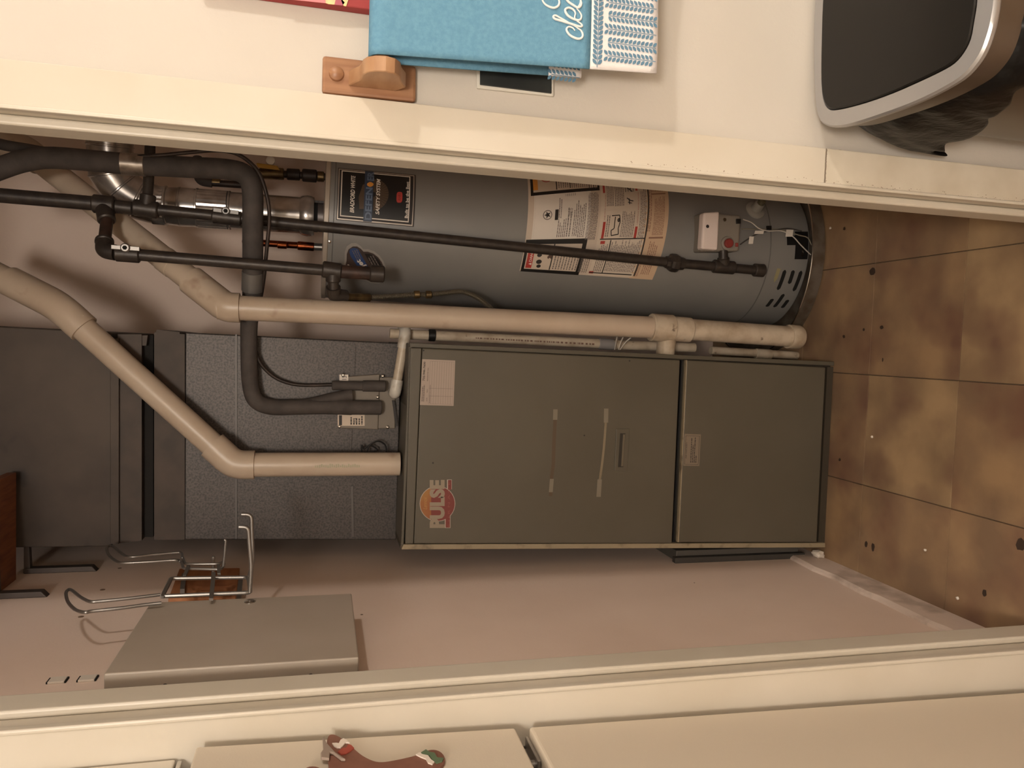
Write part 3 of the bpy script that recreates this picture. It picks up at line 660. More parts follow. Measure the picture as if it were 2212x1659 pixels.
lw('rating_print', M_ink, 755, 830, 490, 980, 3, wl=.06, rag=.4); lw('rating_print', M_ink, 830, 930, 500, 1000, 4, wl=.06, rag=.4); lw('rating_print', M_ink, 950, 1095, 430, 1040, 9, wl=.05, rag=.05, fill=.5)
# danger box, bottom left of the sheet
lq('danger_border', M_black, 110, 960, 1000, 1450, .0012); lq('danger_field', M_paper, 150, 900, 1060, 1405, .0014)
lq('danger_heading', M_red, 165, 250, 1060, 1370, .0016)
tfit(P, UV2, 'danger_word', 195, 1280, 245, 1065, 'DANGER', M_white, lab, off=.002, bold=.02)
bm = B(); ppoly(bm, P, [UV2(190, 1310), UV2(232, 1328), UV2(190+42, 1295)], .002); obj('danger_triangle', bm, M_white, lab)
for (x, y, r) in ((330, 1195, 32), (335, 1285, 38), (340, 1345, 30)):
    bm = B(); ppoly(bm, P, [UV2(x+r*1.05*math.cos(t), y+r*.8*math.sin(t)) for t in [k*.45 for k in range(14)]], .0018); obj('danger_figure', bm, M_inkd, lab)
bm = B(); ppoly(bm, P, [UV2(*q) for q in ((440, 1225), (470, 1190), (510, 1180), (525, 1175), (515, 1205), (500, 1255), (480, 1235), (455, 1250))], .0018); obj('hand_figure', bm, mat('hand_brown', (84, 62, 52), .6), lab)
lq('rule_line', M_black, 505, 520, 1060, 1400, .0017)
lw('danger_print', M_ink, 535, 900, 1170, 1400, 9, wl=.1, rag=.3); lw('danger_print', M_ink, 920, 1060, 1210, 1440, 5, wl=.1, rag=.2)
# safety and lighting instructions
lq('red_bar', M_red, 1182, 1212, 295, 455, .0014); lq('red_bar', M_red, 1165, 1200, 840, 1035, .0014)
tfit(P, UV2, 'safety_heading', 1180, 815, 1212, 480, 'FOR YOUR SAFETY READ', M_red, lab, off=.002)
lq('red_bar', M_red, 1655, 1685, 335, 460, .0014); lq('red_bar', M_red, 1630, 1665, 930, 1070, .0014)
tfit(P, UV2, 'lighting_heading', 1650, 905, 1690, 490, 'LIGHTING INSTRUCTIONS', M_red, lab, off=.002)
for (x0, x1, yt, yb_) in ((1175, 1183, -40, 280), (1175, 1800, 275, 288), (1145, 1790, 1050, 1063), (1810, 1826, -40, 330), (1795, 1815, 330, 1500), (1085, 1730, 1455, 1468), (1285, 1300, 1060, 1460)):
    lq('rule_line', M_inkd, x0, x1, yt, yb_, .0017, 8)
lw('safety_print', M_ink, 1225, 1330, 310, 650, 5); lw('safety_print', M_ink, 1340, 1480, 320, 660, 6); lw('safety_print', M_ink, 1215, 1270, 700, 1020, 2)
lw('safety_print', M_ink, 1430, 1620, 720, 1040, 8); lw('safety_print', M_ink, 1490, 1640, 330, 470, 4); lw('safety_print', M_ink, 1700, 1790, 340, 1070, 4, wl=.04)
lw('safety_print', M_ink, 1190, 1800, 0, 250, 18, wl=.12); lw('safety_print', M_ink, 1310, 1750, 1070, 1440, 18, wl=.08); lw('safety_print', M_ink, 1140, 1270, 1100, 1430, 5)
lq('red_bar', M_red, 1160, 1225, 1065, 1100, .0014); lq('red_bar', M_red, 1085, 1150, 1425, 1455, .0014)
bm = B()
def stroke(pts, w_):
    for (a, b) in zip(pts, pts[1:]):
        dx, dy = b[0]-a[0], b[1]-a[1]; L = math.hypot(dx, dy); nx, ny = -dy/L*w_, dx/L*w_
        ppoly(bm, P, [UV2(a[0]+nx, a[1]+ny), UV2(b[0]+nx, b[1]+ny), UV2(b[0]-nx, b[1]-ny), UV2(a[0]-nx, a[1]-ny)], .0018)
stroke([(1290, 775), (1400, 775), (1410, 860), (1390, 930), (1400, 1000), (1300, 1010), (1290, 950), (1330, 930), (1335, 850), (1340, 790)], 6); stroke([(1380, 820), (1400, 820), (1400, 850), (1380, 850), (1380, 820)], 8)
stroke([(1510, 560), (1560, 600), (1600, 610)], 7); stroke([(1540, 570), (1545, 650)], 7); stroke([(1520, 620), (1580, 640)], 5); stroke([(1530, 400), (1600, 470)], 8); stroke([(1560, 440), (1590, 400)], 6)
o = obj('diagram_lines', bm, M_inkd, lab); o['kind'] = 'stuff'
lw('buff_print', mat('buff_ink', (150, 112, 92), .7), 1890, 2070, 250, 500, 7, wl=.1); lw('buff_print', MATS['buff_ink'], 1900, 2060, 570, 1050, 8, wl=.06); lw('buff_print', MATS['buff_ink'], 1830, 1880, 300, 1000, 2, wl=.05)
lw('buff_print', MATS['buff_ink'], 1860, 2000, 1100, 1480, 5, wl=.07); lw('buff_print', MATS['buff_ink'], 1780, 1830, 1250, 1500, 2)
for (x0, x1, yt, yb_) in ((1875, 2090, 525, 545), (1850, 2060, 1065, 1085)): lq('buff_rule', MATS['buff_ink'], x0, x1, yt, yb_, .0014, 3)
# gas control: grey body, white cover, red knob
gc = hpix(*c3(640, 610)); gth, gz_ = gc
def gcv(x, y, Y): return at(*c3(x, y), Y)
gY = 2.022
body = [gcv(820, 765, gY), gcv(838, 470, gY), gcv(520, 445, gY), gcv(500, 765, gY)]
gb = mk('gas_control', M_gasv, heat, slab, body, .10, bevel=.008, seg=3); part_label(gb, 'grey gas control with white cover and red knob')
mk('white_cover', M_gasw, gb, slab, [gcv(645, 755, gY-.014), gcv(660, 440, gY-.014), gcv(530, 448, gY-.014), gcv(510, 745, gY-.014)], .03, bevel=.006, seg=3)
kp = gcv(720, 702, gY)
mk('dial_collar', M_gasv, gb, lathe, kp, (0, -1, 0), [(.021, 0), (.020, .004), (.018, .005)], 24, smooth=True)
mk('red_dial', M_knob, gb, lathe, kp - V((0, .005, 0)), (0, -1, 0), [(.0135, 0), (.0135, .007), (.011, .010)], 20, smooth=True)
mk('igniter_button', M_knob, gb, slab, [gcv(812, 728, gY-.003), gcv(812, 695, gY-.003), gcv(788, 695, gY-.003), gcv(788, 728, gY-.003)], .01, bevel=.002)
mk('indicator_lens', M_chrome, gb, lathe, gcv(698, 508, gY), (0, -1, 0), [(.006, 0), (.005, .002)], 14)
mk('cover_mark', M_inkd, gb, lathe, gcv(560, 562, gY-.014), (0, -1, 0), [(.005, 0), (.004, .0006)], 12)
mk('wire_socket', M_black, gb, slab, [gcv(832, 540, gY-.004), gcv(832, 500, gY-.004), gcv(796, 500, gY-.004), gcv(796, 540, gY-.004)], .02, bevel=.001)
# drain valve
th, z = hpix(*c3(945, 432)); dn = (hx*math.sin(th)-hy*math.cos(th))
dv = mk('drain_valve', M_drain, heat, lathe, hpt(th, z), dn, [(.030, -.004), (.030, .003), (.024, .006), (.016, .008), (.015, .03), (.012, .034)], 28, smooth=True)
mk('valve_key', mat('valve_brass_dull', (112, 104, 84), .5, .4), dv, lathe, hpt(th, z, .034), dn, [(.011, 0), (.010, .012), (.004, .014)], 8)
# burner access, louvre slots and wires low on the jacket
P = hcyl(c3(1190, 830), c3(1190, 605), c3(1375, 605), c3(1370, 830))
bw = mk('burner_window', M_black, heat, badge, P, .0, .42, 1, 1, .0012); mk('burner_window_notch', M_black, bw, badge, P, .5, .05, .85, .42, .0012)
mk('sight_glass', M_chrome, bw, badge, P, .1, .72, .55, .80, .002)
for (xa, ya, xb, yb_) in ((1190, 915, 1130, 1080), (1258, 918, 1222, 1030), (1322, 922, 1258, 1090), (1090, 1150, 1040, 1215), (1180, 1110, 1100, 1220), (1215, 1158, 1165, 1225)):
    pa, pb = hpix(*c3(xa, ya)), hpix(*c3(xb, yb_)); dz = .0062
    Q = Cyl([(pb[0], pb[1]+dz), (pa[0], pa[1]+dz), (pa[0], pa[1]-dz), (pb[0], pb[1]-dz)], hpt)
    bm = B(); ppoly(bm, Q, [(.04, .2), (0, .5), (.04, .8), (.1, 1), (.9, 1), (.96, .8), (1, .5), (.96, .2), (.9, 0), (.1, 0)], .0010)
    obj('air_slot', bm, M_dark, heat)
pa, pb = hpix(*c3(1140, 905)), hpix(*c3(1100, 1020))
Q = Cyl([(pb[0], pb[1]+.006), (pa[0], pa[1]+.006), (pa[0], pa[1]-.006), (pb[0], pb[1]-.006)], hpt)
mk('jacket_patch', mat('patch_olive', (150, 140, 104), .4), heat, ppoly, Q, [(0, .5), (.3, 0), (1, 0), (1, 1), (.3, 1)], .0008)  # small flat olive-tan patch on the jacket
def hw(pts, off): return [hpt(*hpix(*c3(*q)), off) for q in pts]
wi = mk('pilot_wire', M_wire, heat, tube, spline(hw([(832, 520), (900, 545), (960, 590), (1030, 610), (1140, 610), (1230, 650), (1300, 720), (1380, 795)], .012)), .0018, 8, smooth=True)
mk('pilot_wire', mat('dark_wire', (64, 58, 54), .6), heat, tube, spline(hw([(812, 712), (860, 680), (930, 640), (1010, 615), (1110, 600), (1200, 590), (1310, 610)], .010)), .0018, 8, smooth=True)
mk('pilot_wire', mat('tan_wire', (132, 124, 108), .6), heat, tube, spline(hw([(830, 590), (920, 592), (1040, 592), (1150, 598), (1290, 640), (1360, 660), (1395, 720)], .008)), .0018, 8, smooth=True)
for (q, w_, h_) in (((895, 682), 22, 28), ((1205, 630), 32, 26), ((960, 622), 40, 12)):
    x, y = q; P = hcyl(c3(x-w_, y+h_), c3(x-w_+8, y-h_), c3(x+w_, y-h_), c3(x+w_-8, y+h_)); bm = B()
    vs = [P(u, v, .013) for u, v in ((0, 0), (1, 0), (1, 1), (0, 1))]; slab(bm, vs, dn*.001); obj('wire_tag', bm, M_white, heat)
mk('wire_clip', M_black, heat, slab, [hpt(*hpix(*c3(*q)), .014) for q in ((1060, 602), (1060, 572), (1025, 572), (1025, 602))], .006)
o_ = hpix(*e1(70, 1022)); dn2 = hx*math.sin(o_[0])-hy*math.cos(o_[0])
mk('jacket_screw', M_chrome, heat, lathe, hpt(*o_), dn2, [(.0045, 0), (.004, .002), (.001, .003)], 12)
# drain pan
pn = thing('drain_pan', (.31, 2.315, 0), 'round shallow metal drain pan under the water heater', 'pan')
mk('pan_wall', M_pan, pn, lathe, (.31, 2.315, .0005), (0, 0, 1), [(.300, 0), (.312, .004), (.318, .05), (.314, .05), (.306, .006), (.0, .004)], 80, smooth=True, cap=False)
bm = B(); ring = [V((.31+.319*math.cos(a), 2.315+.319*math.sin(a), .052)) for a in [2*math.pi*k/72 for k in range(73)]]; tube(bm, ring, .0024, 8, cap=False); obj('rolled_rim', bm, M_chrome, pn, smooth=True)
# ================================================================== VENT
vent = thing('vent_pipe', HT, 'shiny galvanised flue pipe rising from the water heater with an elbow', 'vent')
vx, vy = HT.x+.004, HT.y
def vz(px, py=450): return at(px, py, vy).z
def vcol(name, za, zb, ra, rb_, m=M_vent, n=40): return mk(name, m, vent, lathe, (vx, vy, za), (0, 0, 1), [(ra, 0), (rb_, zb-za)], n, smooth=True)
zt = HT.z+.004
vcol('flue_collar', zt, vz(e7(1700, 800)[0]), .042, .042, mat('collar_grey', (112, 106, 104), .4, .6))
vcol('draft_gap', vz(e7(1705, 800)[0]), vz(e7(1650, 800)[0]), .044, .044, M_dark)
a0 = vz(e7(1650, 800)[0]); a1 = vz(e7(1440, 800)[0])
mk('draft_hood', M_vent, vent, lathe, (vx, vy, a0), (0, 0, 1), [(.0535, 0), (.0565, (a1-a0)*.2), (.058, (a1-a0)*.5), (.0555, (a1-a0)*.85), (.052, a1-a0)], 44, smooth=True, cap=False)
for k in range(3):
    an = 2.2*k-1.2; mk('hood_leg', M_galv, vent, box, vx+.045*math.sin(an)-.003, vx+.045*math.sin(an)+.003, vy-.045*math.cos(an)-.003, vy-.045*math.cos(an)+.003, HT.z, a0+.01)
z_a = a1; z_b = vz(497); z_c = vz(428); z_d = vz(395); z_e = vz(360); z_f = vz(330)
vcol('lower_pipe', z_a, z_b, .051, .051)
bm = B(); n = 56      # fluted section
rings = []
for z in (z_b+.006, z_c):
    rings.append([bm.verts.new((vx+(.052+.0012*(k % 2))*math.cos(2*math.pi*k/n), vy+(.052+.0012*(k % 2))*math.sin(2*math.pi*k/n), z)) for k in range(n)])
for k in range(n): bm.faces.new((rings[0][k], rings[0][(k+1) % n], rings[1][(k+1) % n], rings[1][k]))
obj('fluted_sleeve', bm, M_vent, vent)
for (za, rr) in ((z_b, .0535), (z_c, .0545), (z_d+.006, .054), (z_e, .0545)):
    mk('bead_ring', M_vent, vent, lathe, (vx, vy, za-.004), (0, 0, 1), [(.050, 0), (rr, .003), (rr, .007), (.050, .010)], 44, smooth=True)
vcol('middle_pipe', z_c, z_d, .052, .053); vcol('middle_pipe', z_d, z_e, .053, .050)
bm = B(); rings = []
for z, rr in ((z_e, .051), (z_f, .050)):
    rings.append([bm.verts.new((vx+(rr+.002*(k % 2))*math.cos(2*math.pi*k/n), vy+(rr+.002*(k % 2))*math.sin(2*math.pi*k/n), z)) for k in range(n)])
for k in range(n): bm.faces.new((rings[0][k], rings[0][(k+1) % n], rings[1][(k+1) % n], rings[1][k]))
obj('crimped_end', bm, M_vent, vent)
# gored elbow turning to the right
ep = [V((vx, vy, z_f-.01)), at(*e6(870, 1120), 2.285), at(*e6(600, 930), 2.275), at(*e6(450, 700), 2.265), at(*e6(425, 260), 2.25), at(*e6(425, -400), 2.23)]
mk('gored_elbow', M_vent, vent, tube, ep, [.0525, .0540, .0555, .0565, .0565, .0565], 40, cap=False, smooth=True, auto=20)
for i in range(5):
    if 0 < i < 5:
        d = (ep[i+1]-ep[i-1]).normalized(); mk('gore_seam', M_vent, vent, lathe, ep[i]-d*.004, d, [(.054, 0), (.0585, .003), (.0585, .006), (.054, .009)], 40, smooth=True, cap=False)

# ================================================================== GAS PIPING
gas = thing('gas_piping', at(1640, 584, 2.03), 'black iron gas pipe run with tees and valves before the water heater', 'pipe')
GY = 2.045
def gp(x, y, Y=GY): return at(x, y, Y)
n0, n1, n2, n3, n4 = gp(-70, 416), gp(222, 441), gp(313, 452), gp(1457, 568, 2.04), gp(1638, 584, 2.04)
mk('main_pipe', M_gas, gas, tube, [n0, n1], .0172, 20, smooth=True)
mk('drop_pipe', M_gas, gas, tube, [n1, n3, n4], .0136, 20, smooth=True)
def fit_(name, a, b, r, m=M_gas): return mk(name, m, gas, collar, a, b, r, smooth=True)
def along(a, b, t): return a + (b-a)*t
fit_('tee', gp(*c1(598, 716)), gp(*c1(745, 730)), .0225)
fit_('tee_branch', gp(*c1(672, 735)), gp(*c1(690, 830), 2.02), .0205)
fit_('reducer', gp(*c1(745, 735)), gp(*c1(860, 748)), .0165)
fit_('tee', gp(*c1(862, 740)), gp(*c1(1025, 762)), .0205)
fit_('tee_branch', gp(*c1(945, 750)), gp(*c1(958, 660)), .0185)
mk('riser_pipe', M_gas, gas, tube, [gp(*c1(948, 740)), gp(*c1(965, 470), 2.06), gp(*c1(970, 300), 2.07)], .0125, 18, smooth=True)
# gas cock on the drop
cp0, cp1 = gp(*c1(1370, 795)), gp(*c1(1560, 818))
def cock(p0, p1, Yo):
    a = fit_('gas_cock', p0, p1, .0185); m_ = (p0+p1)/2; d = (p1-p0).normalized()
    mk('cock_lever', M_steel, a, slab, [m_ + d*s*.030 + V((.012+q*.005, -.024, 0)) for s, q in ((1, -1), (1, 1), (-1, 1), (-1, -1))], .004, bevel=.001)
    mk('cock_stem', M_steel, a, lathe, m_ + V((.012, -.01, 0)), (0, -1, 0), [(.0105, 0), (.0105, .016), (.008, .019)], 18, smooth=True)
    mk('cock_nut', M_dark, a, lathe, m_ + V((.012, -.0285, 0)), (0, -1, 0), [(.0055, 0), (.005, .002)], 6)
cock(cp0, cp1, 0)
# lower union, tee to the control and capped drip leg
u = gp(*c3(290, 860), 2.04); dd = (n4-n3).normalized()
mk('union', M_gas, gas, lathe, u-dd*.028, dd, [(.017, 0), (.018, .010), (.0245, .013), (.0265, .020), (.0265, .032), (.0245, .038), (.019, .042), (.018, .056)], 8, smooth=False)
tcen = gp(*c3(690, 893), 2.04); fit_('tee', tcen-dd*.034, tcen+dd*.034, .0195)
fit_('tee_branch', tcen, gp(*c3(688, 815), 2.03), .0175)
mk('inlet_nipple', M_gas, gas, tube, [gp(*c3(688, 830), 2.03), gp(*c3(686, 760), 2.03)], .0135, 18, smooth=True)
fit_('drip_cap', gp(*c3(935, 916), 2.04), gp(*c3(1018, 923), 2.04), .0195)
# furnace branch
b0 = gp(*c1(690, 830), 2.02); b1 = gp(*c1(668, 1020), 1.95)
mk('branch_pipe', M_gasr, gas, tube, fillet([gp(*c1(680, 760), 2.03), b0, b1, gp(*c1(740, 1032), 1.945)], .02, 5), .0138, 18, smooth=True)
el = fillet([along(b1, b0, .28), b1, gp(*c1(745, 1033), 1.945)], .02, 6); mk('elbow', M_gas, gas, tube, el, .0185, 20, smooth=True)
fit_('elbow_rim', along(b1, b0, .24), along(b1, b0, .34), .0205)
q0, q1 = gp(*c1(745, 1038), 1.945), gp(*c1(905, 1050), 1.945); cock(q0, q1, 0)
t0_, t1_ = gp(*c1(900, 1048), 1.945), gp(718, 585, 1.945)
mk('branch_pipe', M_gas, gas, tube, [t0_, t1_], .0136, 20, smooth=True)
fit_('tee', gp(*c2(100, 722), 1.945), gp(*c2(215, 738), 1.945), .0205)
mk('dirt_leg', M_gasr, gas, tube, [gp(*c2(205, 737), 1.945), gp(*c2(400, 748), 1.945)], .0165, 20, smooth=True)
fit_('dirt_leg_cap', gp(*c2(382, 748), 1.945), gp(*c2(472, 754), 1.945), .021)
mk('branch_nipple', M_gas, gas, tube, [gp(*c2(165, 735), 1.945), gp(*c2(166, 860), 1.96)], .0135, 18, smooth=True)
fit_('tee_branch', gp(*c2(165, 745), 1.945), gp(*c2(165, 800), 1.95), .0185)
mk('elbow', M_gas, gas, tube, fillet([gp(*c2(166, 830), 1.955), gp(*c2(168, 880), 1.97), gp(*c2(240, 890), 1.985)], .02, 6), .018, 20, smooth=True)
mk('flare_fitting', M_brass, gas, tube, [gp(*c2(235, 888), 1.985), gp(*c2(385, 893), 2.005)], .0105, 8)
fx = spline([gp(*c2(*q), y) for q, y in (((375, 892), 2.005), ((500, 885), 2.015), ((650, 876), 2.02), ((740, 874), 2.025), ((850, 862), 2.03), ((935, 858), 2.035), ((1020, 890), 2.04), ((1100, 950), 2.045), ((1200, 1040), 2.05))], 36)
mk('flexible_connector', mat('corrugated_steel', (120, 112, 98), .4, .7), gas, tube, fx, [.0058+.0012*(i % 2) for i in range(len(fx))], 12)
for xx in (665, 735):
    fit_('connector_nut', gp(*c2(xx-18, 875), 2.022), gp(*c2(xx+18, 874), 2.022), .0105, M_brass)

# ================================================================== WATER PIPES
cw = thing('cold_water_pipe', at(697, 384, 2.33), 'dull cold water pipe with yellow-handled ball valve above the heater', 'pipe')
WY = 2.33
def wp(x, y, Y=WY): return at(*e7(x, y), Y)
mk('pipe', M_copd, cw, tube, [wp(300, 330), wp(900, 370), wp(1830, 430)], .0105, 16, smooth=True)
mk('valve_body', M_brass, cw, collar, wp(840, 368), wp(1200, 388), .017, smooth=True)
mk('pipe_union', M_copd, cw, collar, wp(1240, 388), wp(1440, 400), .0165, smooth=True)
mk('pipe_union', M_copd, cw, collar, wp(1470, 402), wp(1690, 420), .0185, smooth=True)
mk('threaded_nipple', M_brass, cw, collar, wp(1690, 422), wp(1800, 428), .015, smooth=True)
mk('valve_handle', M_yel, cw, slab, [wp(1140, 330, 2.30), wp(1100, 260, 2.30), wp(780, 215, 2.30), wp(810, 290, 2.30)], .006, bevel=.003)
mk('handle_nut', M_white, cw, lathe, wp(1000, 190, 2.31), (0, -1, 0), [(.013, 0), (.012, .006), (.006, .010)], 16, smooth=True)
hwp = thing('hot_water_pipe', at(697, 533, 2.33), 'bright copper hot water pipe entering the top of the heater', 'pipe')
mk('pipe', M_cop, hwp, tube, fillet([wp(620, 1380, 2.64), wp(620, 1400, 2.36), wp(1700, 1474)], .05, 5), .0098, 18, smooth=True)
mk('coupling', M_cop, hwp, collar, wp(1400, 1455), wp(1650, 1475), .0128, smooth=True)
mk('coupling', M_cop, hwp, collar, wp(1100, 1440), wp(1245, 1450), .0112, smooth=True)
mk('steel_nipple', M_steel, hwp, collar, wp(1640, 1472), wp(1800, 1480), .0105, smooth=True)
rv = thing('relief_pipe', at(425, 393, 2.34), 'short copper pipe with black insulated elbow left of the flue', 'pipe')
mk('pipe', M_copd, rv, tube, [at(*c1(1340, 582), 2.34), at(*c1(1620, 600), 2.34)], .0098, 16, smooth=True)
mk('brass_sleeve', M_brass, rv, collar, at(*c1(1345, 575), 2.34), at(*c1(1425, 580), 2.34), .0105, smooth=True)
mk('insulated_elbow', M_foam, rv, tube, fillet([at(*c1(1275, 420), 2.36), at(*c1(1285, 570), 2.34), at(*c1(1370, 582), 2.34)], .025, 6), .0135, 16, smooth=True)

# ================================================================== REFRIGERANT LINES
suc = thing('insulated_refrigerant_line', at(823, 880, 2.04), 'thick black foam-insulated refrigerant line bending round to the coil cabinet', 'pipe')
sp = [(-70, 392, 1.99), (0, 364, 1.98), (55, 347, 1.97), (120, 341, 1.965), (262, 353, 1.96), (400, 361, 1.96), (490, 366, 1.96), (530, 378, 1.962), (545, 410, 1.966), (546, 480, 1.975), (546, 580, 2.0), (544, 650, 2.034), (538, 700, 2.045), (538, 780, 2.048), (541, 830, 2.048), (552, 864, 2.048), (585, 879, 2.048), (640, 879, 2.048), (700, 878, 2.05), (760, 880, 2.052)]
pts = spline([at(*q) for q in sp], 5); rr = [.0245 if i < 52 else max(.0205, .0245-.0004*(i-52)) for i in range(len(pts))]
mk('foam_insulation', M_foam, suc, tube, pts, rr, 20, smooth=True)
mk('foil_tape_band', M_tape, suc, collar, at(262, 353, 1.96), at(314, 357, 1.96), .0258, 24, .05, smooth=True)
mk('grey_tape_band', M_tapeg, suc, collar, at(546, 587, 2.002), at(545, 628, 2.022), .026, 24, .05, smooth=True)
mk('end_sleeve', M_foam, suc, collar, at(*c5(1085, 948), 2.052), at(*c5(1360, 950), 2.055), .0195, 20, smooth=True)
mk('foam_tail', M_foam, suc, tube, spline([at(*c5(*q), 2.05) for q in ((560, 930), (760, 905), (920, 870), (1060, 845), (1110, 840))], 5), [.012+.0002*i for i in range(21)], 16, smooth=True)
mk('second_line', M_foam, suc, tube, spline([at(-70, 285, 2.0), at(0, 311, 2.0), at(60, 322, 2.0), at(130, 335, 1.99), at(200, 345, 1.985)], 5), .0125, 16, smooth=True)
liq = thing('thin_copper_line', at(832, 831, 2.05), 'thin dark copper refrigerant line following the insulated hose', 'pipe')
lp = [(298, 338, 1.945), (350, 335, 1.94), (401, 330, 1.938), (468, 325, 1.938), (515, 334, 1.938), (555, 367, 1.938), (575, 417, 1.945), (582, 468, 1.955), (576, 540, 1.975), (570, 600, 2.0), (562, 650, 2.03), (553, 690, 2.04), (551, 746, 2.05), (561, 782, 2.055), (589, 812, 2.06), (622, 827, 2.06), (657, 832, 2.058), (720, 831, 2.055), (760, 830, 2.055)]
mk('copper_tube', M_copd, liq, tube, spline([at(*q) for q in lp], 5), .0046, 12, smooth=True)
mk('foam_sleeve', M_foam, liq, collar, at(*c5(935, 760), 2.052), at(*c5(1210, 765), 2.052), .0125, 18, smooth=True)
mk('foam_sleeve', M_foam, liq, collar, at(*c5(1195, 765), 2.052), at(*c5(1395, 768), 2.052), .0150, 18, smooth=True)

# ================================================================== PVC
pv = thing('pvc_intake_pipe', at(1738, 729, 1.975), 'long cream PVC pipe standing between furnace and water heater', 'pipe')
PY = 1.972
e_top, e_bot = at(488, 664, PY), at(1735, 729, PY); dg_ = at(45, 316, 2.25)
mk('standing_pipe', M_pvc, pv, tube, [at(470, 663, PY), at(1445, 709, PY)], .0302, 28, smooth=True)
mk('lower_pipe', M_pvcd, pv, tube, [at(1480, 711, PY), at(1720, 728, PY)], .0300, 28, smooth=True)
mk('elbow', M_pvc, pv, tube, fillet([at(518, 665, PY), e_top, along(e_top, dg_, .16)], .055, 8), .0362, 28, smooth=True)
mk('sloping_pipe', M_pvc, pv, tube, [along(e_top, dg_, .08), dg_], .0302, 28, smooth=True)
mk('sloping_coupling', M_pvc, pv, collar, along(e_top, dg_, .24), along(e_top, dg_, .29), .0318, 28, .04, smooth=True)
mk('elbow', M_pvc, pv, tube, fillet([along(e_top, dg_, .9), dg_, at(-60, 292, 2.25)], .05, 8), .0362, 28, smooth=True)
mk('upper_pipe', M_pvc, pv, tube, [at(-20, 300, 2.25), at(-90, 285, 2.25)], .0302, 28, smooth=True)
te = mk('tee', M_pvcd, pv, collar, at(1405, 707, PY), at(1452, 710, PY), .0385, 28, .06, smooth=True)
mk('tee_socket', M_pvcd, pv, collar, at(1450, 710, PY), at(1490, 713, PY), .0352, 28, .06, smooth=True)
tb = at(1442, 712, PY)
mk('tee_branch', M_pvcd, pv, tube, [tb, V((-.02, 1.99, tb.z-.004))], .0260, 24, smooth=True)
mk('end_cap', M_pvcd, pv, lathe, at(1702, 727, PY), (at(1740, 729, PY)-at(1702, 727, PY)), [(.0345, 0), (.0350, .002), (.0350, .034), (.030, .042), (.001, .046)], 28, smooth=True)
ex = thing('pvc_exhaust_pipe', at(868, 1002, 1.995), 'cream PVC flue pipe rising from furnace top and slanting right', 'pipe')
xa, xb, xc, xd = at(884, 1002, 1.995), at(506, 1004, 1.995), at(127, 661, 2.04), at(-80, 556, 2.16)
mk('standing_pipe', M_pvc, ex, tube, [V((xa.x, xa.y, 1.249)), along(xb, xa, .03)], .0302, 28, smooth=True)
mk('elbow', M_pvc, ex, tube, fillet([at(550, 1004, 1.995), xb, along(xb, xc, .13)], .055, 8), .0358, 28, smooth=True)
mk('sloping_pipe', M_pvc, ex, tube, [along(xb, xc, .05), along(xb, xc, .97)], .0302, 28, smooth=True)
mk('elbow', M_pvc, ex, tube, fillet([along(xc, xb, .14), xc, along(xc, xd, .5)], .06, 8), .0365, 28, smooth=True)
mk('upper_pipe', M_pvc, ex, tube, [along(xc, xd, .1), xd], .0302, 28, smooth=True)
# faint green pipe print
zz = at(700, 1004, 1.995)
P = Plane(at(*c5(790, 1470), 1.964), at(*c5(790, 1425), 1.964), at(*c5(1180, 1425), 1.964), at(*c5(1180, 1470), 1.964), (0, -1, 0))
bm = B(); rp_ = random.Random(4)
for k in range(22):
    a = k/22; pquad(bm, P, .1+.2*rp_.random(), a, .55+.4*rp_.random(), a+.028, .0008)
o = obj('green_print', bm, mat('green_pipe_ink', (172, 168, 142), .6), ex); o['kind'] = 'stuff'
cn = thing('condensate_pipe', at(852, 858, 2.02), 'short white PVC drain pipe with two elbows above furnace corner', 'pipe')
k0, k1 = at(*c5(1565, 300), 2.03), at(*c5(1475, 830), 2.03)
mk('pipe', M_pvcd, cn, tube, [along(k0, k1, .15), along(k0, k1, .85)], .0125, 18, smooth=True)
mk('elbow', M_pvcw, cn, tube, fillet([along(k0, k1, .27), k0, k0+V((.02, .09, 0))], .02, 6), .0155, 18, smooth=True)
mk('elbow', M_pvcw, cn, tube, fillet([along(k1, k0, .22), k1, k1+V((0, .05, 0))], .02, 6), .0155, 18, smooth=True)
dp = thing('printed_drain_pipe', at(1291, 743, 2.06), 'narrow printed grey drain pipe down the right side of furnace', 'pipe')
f0, f1 = at(*g7(90, 165), 2.07), at(*g7(1935, 255), 2.07)
mk('pipe', M_pvcd, dp, tube, [f0, f1], .0138, 18, smooth=True)
mk('coupling', mat('grey_coupling', (138, 134, 132), .5), dp, collar, f1, at(*g7(2070, 265), 2.07), .0160, 18, smooth=True)
mk('strap', M_black, dp, collar, at(*g7(430, 180), 2.07), at(*g7(495, 183), 2.07), .0165, 18, smooth=True)
mk('lower_pipe', M_pvcd, dp, tube, [at(*g7(2060, 265), 2.07), at(1500, 751, 2.07)], .0138, 18, smooth=True)
zq = f0.z
P = Plane(at(*g7(850, 215), 2.052), at(*g7(850, 196), 2.052), at(*g7(1900, 248), 2.052), at(*g7(1900, 272), 2.052), (0, -1, 0))
bm = B(); kk = 0
while kk < .98:
    l = .01+.03*rp_.random(); pquad(bm, P, .15, kk, .8, min(kk+l*.5, 1), .0015); kk += l
o = obj('pipe_print', bm, mat('pipe_ink', (112, 82, 68), .6), dp); o['kind'] = 'stuff'
